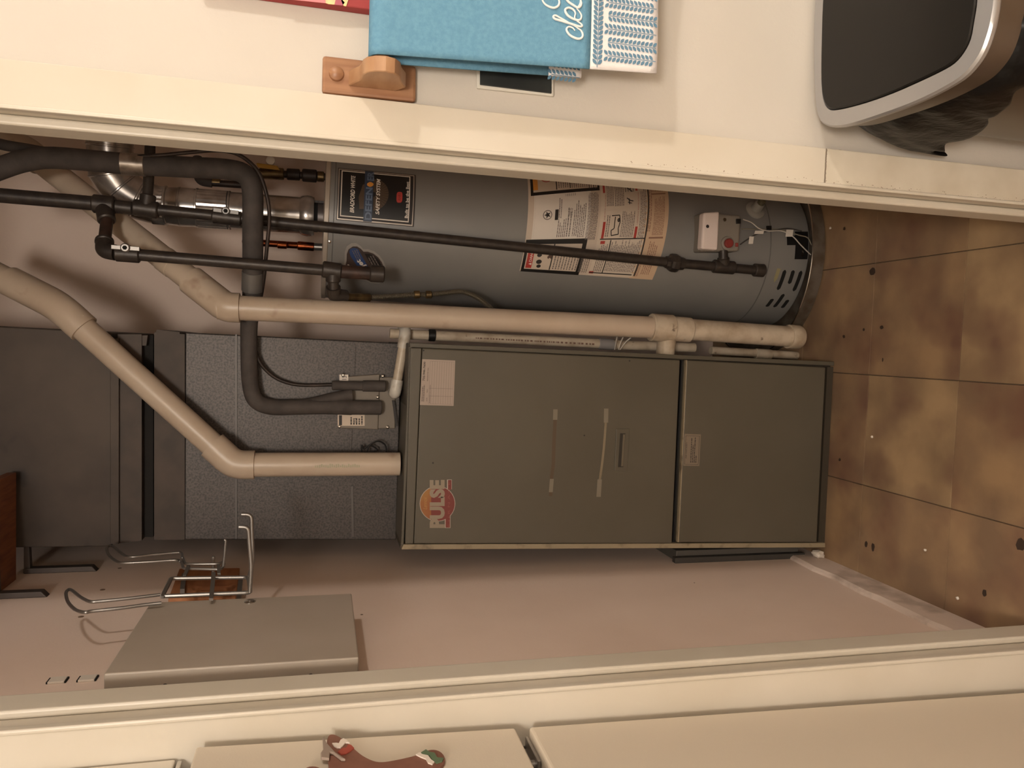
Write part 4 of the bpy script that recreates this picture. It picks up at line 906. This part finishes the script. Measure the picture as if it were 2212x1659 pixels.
for (a, b_) in (((1445, 222), (1462, 135)), ((1470, 222), (1500, 140)), ((1480, 222), (1550, 145))):
    p0, p1 = at(*c6(*a), 2.03), at(*c6(*b_), 2.0)
    tag(mk('thermostat_wire', M_wire, None, tube, spline([p0, (p0+p1)/2+V((.004, 0, 0)), p1], 4), .0018, 8), {1445: 'leftmost thin pale wire between furnace edge and PVC pipe', 1470: 'middle thin pale wire between furnace edge and PVC pipe', 1480: 'rightmost thin pale wire between furnace edge and PVC pipe'}[a[0]], 'wire', 'thermostat wires')
st_ = thing('pvc_stub', at(1668, 766, 2.12), 'dirty white pipe stub standing low behind the capped PVC pipe', 'pipe')
s0, s1 = at(1535, 757, 2.12), at(1668, 766, 2.12); s1.z = max(s1.z, 0)
mk('pipe', M_pvcd, st_, tube, [s0, V((s1.x, s1.y, .001))], .0125, 16, smooth=True)
mk('coupling', M_pvcd, st_, collar, along(s0, s1, .72), along(s0, s1, .98), .0158, 16, smooth=True)
tag(mk('loose_black_wire', M_black, None, tube, spline([at(*c5(*q), 2.05) for q in ((1190, 1340), (1190, 1270), (1210, 1300), (1260, 1270), (1320, 1310), (1240, 1330), (1260, 1270), (1330, 1235), (1390, 1270), (1400, 1340), (1390, 1400))], 6), .0022, 8, smooth=True), 'loose black wire loop in front of the coil cabinet', 'wire')

# ================================================================== ON THE LEFT CLOSET WALL
bp_ = thing('breaker_panel', (XL, 1.45, 1.37), 'grey metal electrical breaker box on the left closet wall', 'electrical panel')
XPn = -.53
q = [atx(*c8(*p), XPn) for p in ((605, 1165), (2005, 1085), (1945, 728), (820, 772))]   # near-top, near-bottom, far-bottom, far-top
yn, yf = (q[0].y+q[1].y)/2, (q[2].y+q[3].y)/2; zb, zt_ = (q[1].z+q[2].z)/2, (q[0].z+q[3].z)/2
mk('enclosure', M_panel, bp_, box, XL+.0005, XPn-.012, yn+.0012, yf-.0012, zb+.001, zt_-.001, bevel=.002)
cv = mk('cover', M_panel, bp_, box, XPn-.052, XPn, yn, yf, zb, zt_, bevel=.0025, seg=3)
p = atx(*c8(1388, 772), XPn)
mk('latch', M_chrome, cv, lathe, V((XPn-.001, min(p.y, yf-.014), p.z)), (1, 0, 0), [(.011, 0), (.011, .002), (.008, .004)], 24, smooth=True)
for (x, y) in ((918, 1168), (1727, 1128)):
    p = at(*c8(x, y), yn); mk('side_screw', M_inkd, bp_, lathe, V((XPn-.026, yn, p.z)), (0, -1, 0), [(.0045, -.001), (.004, .0015), (.001, .002)], 12)
rk = thing('wire_iron_rack', atx(*e5(1500, 800), XL), 'grey wire hook rack with upturned prongs above the breaker box', 'rack')
def wx(pts, X): return [atx(*e5(*p), X) for p in pts]
WR = .0032
def wire(name, pts, r=WR): return mk(name, M_steel, rk, tube, pts, r, 10, smooth=True)
XH = -.52
wire('near_hook', spline(wx([(1090, 905), (800, 940), (520, 968), (420, 972), (330, 930), (240, 862), (205, 862), (188, 900), (210, 980), (280, 1050), (370, 1075), (440, 1063), (700, 1035), (960, 1000), (1100, 985)], XH), 5))
wire('far_hook', spline(wx([(1300, 560), (1290, 508), (1230, 505), (1000, 525), (800, 545), (720, 510), (640, 445), (600, 440), (578, 465), (600, 530), (680, 590), (760, 602), (1000, 590), (1240, 575), (1280, 590)], XH), 5))
fr = wx([(1110, 920), (1190, 750), (1930, 740), (1950, 885)], XH); fr.append(fr[0])
wire('near_frame', fillet(fr, .01, 4), .0042)
wire('far_frame', fillet(wx([(1290, 590), (1310, 655), (1670, 665), (1700, 610)], XH), .01, 4)); wire('far_frame', fillet(wx([(1300, 540), (1330, 615), (1650, 612), (1700, 590)], XH), .01, 4))
def prong(name, base, pts, r):
    b0_ = atx(*e5(*base), XH); wire(name, fillet([b0_] + [at(*e5(*p), b0_.y) for p in pts], .012, 5), r)
prong('prong', (1945, 885), [(1960, 640), (1930, 260), (1840, 258)], .0042)
prong('prong', (1935, 740), [(1975, 600), (1960, 140), (1865, 138)], .0042)
prong('far_prong', (1690, 640), [(1700, 560), (1715, 385), (1700, 380)], .0032)
def strap(a, b_, wpx): 
    (x0, y0), (x1, y1) = a, b_
    f = wx([(x1-wpx, y1), (x1+wpx, y1), (x0+wpx, y0), (x0-wpx, y0)], XH+.004); mk('strap', mat('strap_steel', (112, 106, 100), .45, .6), rk, slab, f, (-.005, 0, 0))
strap((1600, 690), (1575, 940), 20); strap((1190, 752), (1108, 918), 14)
strap((1360, 620), (1320, 720), 16); strap((1645, 615), (1650, 700), 16)
for p in ((1592, 820),):
    a = atx(*e5(*p), XL+.017); mk('wall_screw', M_steel, rk, tube, [a, V((XH, a.y, a.z))], .004, 10)
for p in ((1300, 770), (1840, 830)):
    mk('strap', MATS['strap_steel'], rk, slab, wx([(p[0]-22, p[1]+80), (p[0]+22, p[1]+80), (p[0]+38, p[1]-70), (p[0]-4, p[1]-70)], XL+.03), (-.012, 0, 0))
tag(mk('wood_backing_plate', M_woodp, None, slab, wx([(1165, 940), (1810, 935), (1850, 648), (1272, 655)], XL+.017), (-.0165, 0, 0), bevel=.002), 'small light wooden backing board behind the wire rack', 'board')
sh = thing('wall_shelf', (XL, 1.7, 2.15), 'brown wooden shelf board high on the left closet wall', 'shelf')
zs = 2.158
mk('board', M_wood, sh, box, XL+.0005, -.345, 1.26, 2.052, zs, zs+.02, bevel=.0015)
for (qx, qy) in ((212, 1222), (105, 1276)):
    p = atx(qx, qy, XL+.012)
    mk('bracket_standard', mat('bracket_steel', (86, 78, 74), .5, .4), sh, hexa, [V((XL+.0005, p.y-.012, p.z)), V((XL+.014, p.y-.012, p.z+.012)), V((XL+.014, p.y-.012, zs)), V((XL+.0005, p.y-.012, zs)),
        V((XL+.0005, p.y+.012, p.z)), V((XL+.014, p.y+.012, p.z+.012)), V((XL+.014, p.y+.012, zs)), V((XL+.0005, p.y+.012, zs))], bevel=.002)
    mk('bracket_arm', MATS['bracket_steel'], sh, hexa, [V((XL+.014, p.y-.008, zs-.014)), V((-.40, p.y-.008, zs-.004)), V((-.40, p.y-.008, zs)), V((XL+.014, p.y-.008, zs)),
        V((XL+.014, p.y+.008, zs-.014)), V((-.40, p.y+.008, zs-.004)), V((-.40, p.y+.008, zs)), V((XL+.014, p.y+.008, zs))])

# ================================================================== KITCHEN WALL, RIGHT OF THE DOORWAY
hd = thing('towel_holder', at(800, 170, YW), 'oak towel bar holder with curved arm beside the door casing', 'towel holder')
def kp(x, y, Y): return at(x, y, Y)
pl = [kp(898.3, 220, YW-.012), kp(899.4, 142, YW-.012), kp(697, 118.5, YW-.012), kp(695.2, 199.4, YW-.012)]
mk('back_plate', M_oak, hd, slab, pl, .0118, bevel=.004, seg=2)
g2 = K(640, 0, 6.913)
# the arm: S-curved profile in the y-z plane, extruded sideways
pa = kp(*g2(770, 1130), YW-.012); pe = kp(*g2(1450, 1290), YW-.012)
xa0, xa1 = kp(*g2(780, 1235), YW-.012).x, kp(*g2(780, 1050), YW-.012).x
xa0, xa1 = .3545, .3755
ztop, zbot = kp(*g2(780, 1150), YW-.012).z, kp(*g2(1440, 1290), YW-.012).z
yw_ = YW-.0115
prof = [(yw_, ztop), (yw_-.014, ztop-.006), (yw_-.026, ztop-.013), (yw_-.038, ztop-.016), (yw_-.052, ztop-.017), (yw_-.064, ztop-.022), (yw_-.072, ztop-.032), (yw_-.075, ztop-.046), (yw_-.071, ztop-.058), (yw_-.060, ztop-.066), (yw_-.040, ztop-.070), (yw_-.020, ztop-.078), (yw_, zbot-.004)]
mk('arm', M_oakl, hd, prism, [(xa0, y, z) for y, z in prof], (xa1-xa0, 0, 0), smooth=True, bevel=.0015, auto=30)
mk('screw_plug', M_oak, hd, lathe, kp(*g2(600, 1105), YW-.012), (0, -1, 0), [(.0105, 0), (.0095, .004), (.006, .0065), (.001, .0075)], 20, smooth=True)
ybar, zbar = yw_-.050, ztop-.042
mk('rail', M_oakl, hd, tube, [(xa1-.004, ybar, zbar), (.80, ybar, zbar)], .009, 16, smooth=True)
mk('back_plate', M_oak, hd, box, .795, .845, YW-.012, YW-.0002, pl[1].z, pl[2].z, bevel=.004)
mk('arm', M_oakl, hd, prism, [(.80, y, z) for y, z in prof], (.021, 0, 0), smooth=True, bevel=.0015, auto=30)
# towel folded over the rail
tw = thing('hanging_towel', (.55, ybar, zbar), 'blue kitchen towel with white leaf-print border and white script lettering', 'towel')
xt0, xt1 = xa1+.004, .74
zlow = at(1416, 90, ybar-.016).z; zback = at(1255, 178, ybar+.016).z
def tfront(x, z):     # front layer of the towel, mild folds growing downward
    s = max(0, min(1, (zbar-z)/(zbar-zlow))); return ybar - .0165 - .003*s*math.sin((x-.35)*26) - .004*s
zband = at(1274, 90, ybar-.018).z
xleft = lambda z: xt0 + (.018*max(0, (zbar-z)/(zbar-zlow)))
def sheet(name, m, z0, z1, fy, nx=40, nz=26, over=0, xl=xleft, par=tw):
    bm = B(); rows = []
    for j in range(nz+1):
        z = z0+(z1-z0)*j/nz; rows.append([bm.verts.new((xl(z)+(xt1-xl(z))*i/nx, fy(xl(z)+(xt1-xl(z))*i/nx, z), z)) for i in range(nx+1)])
    for j in range(nz):
        for i in range(nx): bm.faces.new((rows[j][i], rows[j][i+1], rows[j+1][i+1], rows[j+1][i]))
    o = obj(name, bm, m, par, smooth=True); s = o.modifiers.new('thickness', 'SOLIDIFY'); s.thickness = .003; s.offset = 0; return o
bm = B(); rows = []
# blue field: up the back, over the rail, down the front
path = [(ybar+.0165, zback+.05), (ybar+.0165, zbar-.1), (ybar+.016, zbar-.02)] + [(ybar+.0165*math.cos(a), zbar+.0165*math.sin(a)) for a in [math.pi*k/8 for k in range(9)]]
for (y, z) in path: rows.append([bm.verts.new((xleft(z)+(xt1-xleft(z))*i/40, y, z)) for i in range(41)])
n = 24
for j in range(1, n+1):
    z = zbar+(zband-zbar)*j/n; rows.append([bm.verts.new((xleft(z)+(xt1-xleft(z))*i/40, tfront(xleft(z)+(xt1-xleft(z))*i/40, z), z)) for i in range(41)])
for j in range(len(rows)-1):
    for i in range(40): bm.faces.new((rows[j][i], rows[j][i+1], rows[j+1][i+1], rows[j+1][i]))
o = obj('blue_field', bm, M_blueT, tw, smooth=True, auto=80); s_ = o.modifiers.new('thickness', 'SOLIDIFY'); s_.thickness = .003; s_.offset = 0
bandf = sheet('front_band', M_whiteT, zband, zlow, tfront, 40, 8)
backb = sheet('back_band', M_whiteT, zback+.05, zback, lambda x, z: ybar+.0165, 30, 4)
zA = zback
# leaf print
def tpt(x, z, off=.0026): return V((x, tfront(x, z)-off, z))
def leaf(bm, x, z, ang, L, wd, fn):
    pts = []
    for k in range(9):
        t = k/8; w_ = wd*math.sin(math.pi*t)**.8; pts.append((t*L, w_))
    pts = pts + [(t, -w_) for t, w_ in pts[-2:0:-1]]
    bm.faces.new([bm.verts.new(fn(x+a*math.cos(ang)-b*math.sin(ang), z+a*math.sin(ang)+b*math.cos(ang))) for a, b in pts])
def vinev(bm, x, z0, z1, up, fn, step=.0062, L=.0085, wd=.0022):
    z = z0
    bm.faces.new([bm.verts.new(fn(*p)) for p in ((x-.0005, z0), (x+.0005, z0), (x+.0005, z1), (x-.0005, z1))])
    while z > z1+.004:
        for s in (-1, 1):
            a = math.radians(90 - s*50) if up else math.radians(-90 + s*50)
            leaf(bm, x+s*.0012, z, a, L, wd, fn)
        z -= step
bm = B(); z = zband-.010; x = xleft(z)+.006
xx = x
bm.faces.new([bm.verts.new(tpt(*p)) for p in ((x-.004, z-.0005), (xt1, z-.0005), (xt1, z+.0005), (x-.004, z+.0005))])
while xx < xt1-.006:
    for s in (-1, 1): leaf(bm, xx, z+s*.001, s*math.radians(40), .0095, .0024, tpt)
    xx += .0068
o = obj('leaf_chain', bm, M_leaf, bandf); o['kind'] = 'stuff'
xs_ = xleft(zlow)+.0155; kq = 0
while xs_ < xt1:
    bm = B(); vinev(bm, xs_, zband-.025, zlow+.003, kq % 2 == 0, tpt); o = obj('leaf_stem', bm, M_leaf, bandf); o['kind'] = 'stuff'; xs_ += .0188; kq += 1
bm = B(); vinev(bm, xt0+.012, zback+.046, zback+.003, True, lambda x, z: V((x, ybar+.0165-.003, z))); vinev(bm, xt0+.03, zback+.046, zback+.003, False, lambda x, z: V((x, ybar+.0165-.003, z)))
o = obj('leaf_stem', bm, M_leaf, backb); o['kind'] = 'stuff'
# white script, cut off by the frame: written as strokes lying on the cloth
def ts(px, off=.003):
    out = []
    for q_ in px:
        p = at(*q_, ybar-.0175); out.append(V((p.x, tfront(p.x, p.z)-off, p.z)))
    return out
def stroke_(name, pxs, w0, w1):
    P_ = spline(ts(pxs), 6); m = len(P_); mk(name, M_script, tw, tube, P_, [w0+(w1-w0)*math.sin(math.pi*i/(m-1)) for i in range(m)], 8, smooth=True)
stroke_('script_letter', [g1(*p) for p in ((340, 610), (300, 560), (230, 535), (185, 575), (195, 630), (250, 700), (340, 750), (420, 765), (475, 735), (482, 670), (450, 605), (400, 570), (370, 545))], .0008, .0017)
stroke_('script_letter', [g1(*p) for p in ((370, 545), (200, 440), (60, 360), (-20, 320), (-60, 340), (-30, 385), (100, 425), (250, 475), (400, 525), (470, 530), (465, 490), (400, 440), (350, 400))], .0008, .0017)
stroke_('script_letter', [g1(*p) for p in ((350, 400), (340, 345), (352, 270), (310, 205), (235, 172), (175, 195), (165, 240), (205, 315), (290, 375), (390, 410), (450, 390), (465, 320), (430, 250), (380, 190))], .0008, .0017)
stroke_('script_letter', [g1(*p) for p in ((380, 190), (440, 100), (455, 20), (420, -40), (300, -90), (210, -70), (185, -10), (230, 60), (320, 125), (400, 168), (455, 140), (470, 70), (430, -20), (380, -90))], .0008, .0017)
stroke_('script_letter', [d1(*p) for p in ((1400, -30), (1395, 5), (1415, 35), (1455, 52), (1485, 40), (1490, 10), (1470, -15), (1430, -40))], .0008, .0016)
# small black plate with painted edges
bpl = thing('black_wall_plate', at(1112, 180, YW), 'small black wall plate with paint-smeared white edges beneath towel', 'plate')
q = [kp(1197, 208, YW-.006), kp(1197, 110, YW-.006), kp(1030, 100, YW-.006), kp(1030, 190, YW-.006)]
mk('painted_edge', M_pedge, bpl, slab, q, .0058, bevel=.002)
mk('black_face', M_bplate, bpl, slab, [kp(1192, 202, YW-.0075), kp(1192, 112, YW-.0075), kp(1037, 102, YW-.0075), kp(1037, 183, YW-.0075)], .004, bevel=.001)
# red canvas
rc = thing('red_canvas_painting', at(740, -40, YW), 'red canvas painting with pink and yellow petals beside the towel', 'painting')
e_ = kp(813, 21, YW-.02); f_ = kp(640, 1, YW-.02); xe = (e_.x+f_.x)/2
mk('canvas', M_canv, rc, box, xe, xe+.3, YW-.020, YW-.0003, 1.22, 1.62, bevel=.002)
def petal(name, m, pts):
    mk(name, m, rc, prism, [kp(x, y, YW-.0206) for x, y in pts], (0, -.0006, 0))
petal('pink_petal', M_pink, [g2(*p) for p in ((-150, -8), (100, 14), (440, 50), (420, -80), (-100, -200))])
petal('yellow_petal', M_cream, [g2(*p) for p in ((440, 48), (480, 62), (570, 70), (590, -10), (660, -60), (430, -40))])
petal('pink_petal', mat('mauve_paint', (176, 92, 108), .7), [g2(*p) for p in ((572, 72), (690, 84), (725, 40), (650, -40), (590, -8))])
petal('yellow_petal', M_cream, [g2(*p) for p in ((690, 60), (710, 90), (745, 96), (770, 20), (800, -50), (660, -20))])

for (u_, v_, m_) in ((.10, 1.45, M_pink), (.17, 1.52, M_cream), (.22, 1.42, M_pink), (.15, 1.38, MATS['mauve_paint'])):
    mk('petal', m_, rc, prism, [(xe+u_+.03*math.cos(a)*(1+.3*math.cos(3*a)), YW-.0206, v_+.03*math.sin(a)) for a in [k*.524 for k in range(12)]], (0, -.0006, 0))

# ================================================================== TRASH CAN
tc = thing('trash_can', (.55, .96, 0), 'stainless step trash can with glossy black lid and bin bag', 'trash can')
zr = .69
outer = [(200, -20), (196, 300), (200, 600), (212, 800), (240, 900), (290, 938), (340, 950), (420, 945), (520, 920), (700, 862), (900, 790), (1100, 700), (1290, 590), (1390, 490), (1460, 380), (1510, 240), (1536, 120), (1552, 0)]
o3 = [atz(*d2(*p), zr) for p in outer[1:]]
xm = .555
left = [V((min(p.x, xm), min(p.y, YW-.004), 0)) for p in o3]
def closed(pts, seg=3):
    n_ = len(pts); out = []
    for i in range(n_):
        a, b, c, d = pts[(i-1) % n_], pts[i], pts[(i+1) % n_], pts[(i+2) % n_]
        for k in range(seg):
            t = k/seg; out.append(.5*((2*b)+(c-a)*t+(2*a-5*b+4*c-d)*t*t+(3*b-a-3*c+d)*t**3))
    return out
def whole(l_):
    l_ = [V((xm, l_[0].y+.002, 0))] + l_ + [V((l_[-1].x*.6+xm*.4, l_[-1].y-.001, 0)), V((xm, l_[-1].y-.0015, 0))]
    return closed(l_ + [V((2*xm-p.x, p.y, 0)) for p in l_[-2:0:-1]])
loop = whole(left)
cen = V((xm, (min(p.y for p in loop)+max(p.y for p in loop))/2, 0))
def ringz(bm, s, z, dy=0, wob=None):
    r = []
    for i, p in enumerate(loop):
        q_ = cen + (p-cen)*s; d = (p-cen).normalized(); k = wob(i) if wob else 0
        r.append(bm.verts.new((q_.x+d.x*k, min(q_.y+d.y*k, YW-.003), z+dy)))
    return r
def skin(bm, rings, cap0=False, cap1=False):
    n_ = len(rings[0])
    for a, b in zip(rings, rings[1:]):
        for i in range(n_): bm.faces.new((a[i], a[(i+1) % n_], b[(i+1) % n_], b[i]))
    if cap0: bm.faces.new(rings[0][::-1])
    if cap1: bm.faces.new(rings[-1])
inner = [(280, -20), (262, 300), (258, 550), (266, 700), (285, 775), (310, 808), (345, 820), (430, 808), (600, 762), (800, 690), (1000, 602), (1150, 530), (1250, 470), (1320, 390), (1370, 290), (1395, 160), (1412, 60), (1418, 0)]
i3 = [atz(*d2(*p), zr) for p in inner[1:]]; l2 = [V((p.x, p.y, 0)) for p in i3]; lp2 = whole(l2)
def ring2(bm, s, z): return [bm.verts.new((cen.x+(p.x-cen.x)*s, cen.y+(p.y-cen.y)*s, z)) for p in lp2]
bm = B(); skin(bm, [ringz(bm, .945, .012), ringz(bm, .945, zr-.06)], True, True); obj('body', bm, M_ss, tc, smooth=True)
bm = B(); skin(bm, [ringz(bm, .90, .0), ringz(bm, .90, .014)], True, True); obj('base', bm, M_black, tc)
bm = B(); skin(bm, [ringz(bm, .968, zr-.05), ringz(bm, .984, zr-.014), ringz(bm, .982, zr-.008)], True, True); obj('lid_skirt', bm, M_ss, tc, smooth=True)
bm = B(); skin(bm, [ringz(bm, .985, zr-.012), ringz(bm, 1.0, zr-.008), ringz(bm, 1.0, zr-.003), ringz(bm, .988, zr), ring2(bm, 1.005, zr), ring2(bm, .998, zr-.004)]); obj('silver_rim', bm, M_rim, tc, smooth=True)
bm = B(); skin(bm, [ring2(bm, 1.0, zr-.006), ring2(bm, .996, zr+.0005), ring2(bm, .985, zr+.002)], True, True); obj('lid', bm, M_lid, tc, smooth=True, auto=25)
rb2 = random.Random(8); nL = len(loop); w1 = [rb2.random() for _ in range(nL)]
def smw(i): return (w1[i % nL]+w1[(i+1) % nL]*.6+w1[(i-1) % nL]*.6)/2.2
bm = B(); rs_ = [ringz(bm, .95, zr-.045)]
for (s, k) in ((.985, .12), (.998, .35), (1.004, .68), (.996, 1.0)):
    r = []
    for i, p in enumerate(loop):
        q_ = cen+(p-cen)*s; d = (p-cen).normalized(); hem = min(.60, .47+.42*max(0, 1.06-p.y)) + .012*math.sin(i*.42)+.010*math.sin(i*1.1+1)+.012*(smw(i)-.5)
        z = (zr-.05)*(1-k)+hem*k; kk = .016*(smw(i*2+int(k*9))-.5)
        if p.x < .46 and p.y > .96:      # the slack corner of the bag hangs out by the wall
            t_ = .75*min(1, k*1.6)*max(0, 1-math.hypot(p.x-.362, p.y-1.065)/.13); q_ = q_.lerp(V((.336, 1.098, 0)), t_); z -= .03*t_
        r.append(bm.verts.new((q_.x+d.x*kk, min(q_.y+d.y*kk, YW-.012), z)))
    rs_.append(r)
skin(bm, rs_); ob = obj('bin_bag', bm, M_bag, tc, smooth=True, auto=60); sm = ob.modifiers.new('thickness', 'SOLIDIFY'); sm.thickness = .0015
ss = ob.modifiers.new('smooth', 'SUBSURF'); ss.levels = 1; ss.render_levels = 1

# ================================================================== FRIDGE SIDE
frd = thing('refrigerator', (-.95, .65, 0), 'cream top-freezer refrigerator at left edge of the picture', 'refrigerator')
XF = -.578; yfe = 1.09; y0f = .36
zg1, zg0 = 1.156, 1.134; ztopf = 1.607
mk('cabinet_body', M_fridge, frd, box, -1.24, XF-.065, y0f+.01, yfe-.008, .03, ztopf-.01, bevel=.004)
mk('freezer_door', M_fridge, frd, hexa, [(XF-.06, y0f, zg1), (XF, y0f, zg1), (XF+.014, y0f, ztopf), (XF-.06, y0f, ztopf), (XF-.06, yfe, zg1), (XF, yfe, zg1), (XF+.014, yfe, ztopf), (XF-.06, yfe, ztopf)], bevel=.003, seg=3)
mk('fridge_door', M_fridge, frd, hexa, [(XF-.06, y0f, .10), (XF-.022, y0f, .10), (XF, y0f, zg0), (XF-.06, y0f, zg0), (XF-.06, yfe, .10), (XF-.022, yfe, .10), (XF, yfe, zg0), (XF-.06, yfe, zg0)], bevel=.005, seg=3)
mk('door_gasket', M_gasket, frd, box, XF-.075, XF-.03, y0f+.01, yfe-.008, zg0-.002, zg1+.002)
mk('hinge_bracket', M_steel, frd, box, XF-.04, XF-.012, yfe-.075, yfe-.006, zg0+.002, zg0+.007, bevel=.001)
mk('hinge_pin', M_steel, frd, lathe, (XF-.025, yfe-.06, zg0-.004), (0, 0, 1), [(.006, 0), (.006, .026)], 14)
mk('toe_grille', M_inkd, frd, box, -1.2, XF-.03, y0f+.02, yfe-.02, .0, .095)
hg = mk('top_hinge_cover', M_chrome, frd, box, XF-.05, XF-.0, yfe-.16, yfe-.03, ztopf-.002, ztopf+.007, bevel=.002)
cb = thing('wall_cabinet', (-.95, .7, 1.63), 'white wall cabinet above the refrigerator, top left corner', 'cabinet')
mk('cabinet_box', M_cab, cb, box, KX0+.001, -.607, .36, YW-.0005, 1.632, ZC-.002, bevel=.0015)
mk('cabinet_door', M_cab, cb, box, -.606, -.588, .37, 1.108, 1.636, ZC-.03, bevel=.003)
mk('bottom_rail_trim', M_chrome, cb, box, -.604, -.590, .37, 1.106, 1.6275, 1.6335, bevel=.001)
# gingerbread magnet on the freezer door
gbm = thing('gingerbread_magnet', atx(830, 1659, XF), 'brown gingerbread-shaped magnet with red, green and white icing', 'magnet')
def gx(x, y, off=.0): p = atx(*g3(x, y), XF+.006); return V((XF+.0065+off+.014*(p.z-zg1)/(ztopf-zg1), p.y, p.z))
half = [(-130, 1000), (-95, 850), (10, 740), (140, 720), (260, 770), (320, 800), (318, 640), (300, 480), (300, 340), (330, 270), (385, 255), (450, 275), (530, 325), (680, 450), (800, 545), (950, 615), (1080, 628), (1250, 598), (1450, 548), (1600, 500), (1700, 448), (1800, 430), (1890, 455), (1950, 520), (1950, 600), (1880, 690), (1760, 800), (1620, 930), (1570, 1000)]
outl = half + [(x, 2000-y) for x, y in half[-2:0:-1]]
mk('cookie_body', M_ginger, gbm, prism, closed([gx(*p) for p in outl], 3), (-.006, 0, 0), bevel=.0012)
for sgn in (0, 1): mk('white_icing', M_icew, gbm, prism, [gx(x_, 2000-y_ if sgn else y_, .0004) for x_, y_ in ((370, 400), (430, 395), (465, 400), (490, 350), (530, 325), (570, 345), (615, 385), (560, 385), (525, 430), (490, 460), (440, 460), (400, 440))], (.0018, 0, 0))
for sgn in (0, 1): mk('red_icing', M_icer, gbm, prism, [gx(x_, 2000-y_ if sgn else y_, .0004) for x_, y_ in ((450, 520), (520, 465), (570, 460), (600, 410), (640, 420), (680, 460), (620, 510), (560, 545), (500, 555))], (.0018, 0, 0))
for sgn in (0, 1): mk('green_icing', M_iceg, gbm, prism, [gx(x_, 2000-y_ if sgn else y_, .0004) for x_, y_ in ((1622, 495), (1690, 450), (1740, 485), (1810, 495), (1850, 560), (1940, 565), (1920, 610), (1840, 640), (1780, 590), (1740, 530), (1680, 520))], (.0018, 0, 0))
for sgn in (0, 1): mk('white_icing', M_icew, gbm, prism, [gx(x_, 2000-y_ if sgn else y_, .0004) for x_, y_ in ((1550, 525), (1600, 495), (1640, 520), (1720, 535), (1760, 590), (1810, 625), (1780, 660), (1720, 640), (1690, 585), (1620, 560))], (.0018, 0, 0))
mk('string_bow', mat('grey_ribbon', (150, 134, 122), .7), gbm, prism, [gx(*p, .001) for p in ((235, 350), (258, 345), (290, 420), (420, 560), (560, 650), (500, 650), (380, 560), (340, 560), (330, 650), (215, 640), (210, 570), (245, 520))], (.004, 0, 0), bevel=.001)
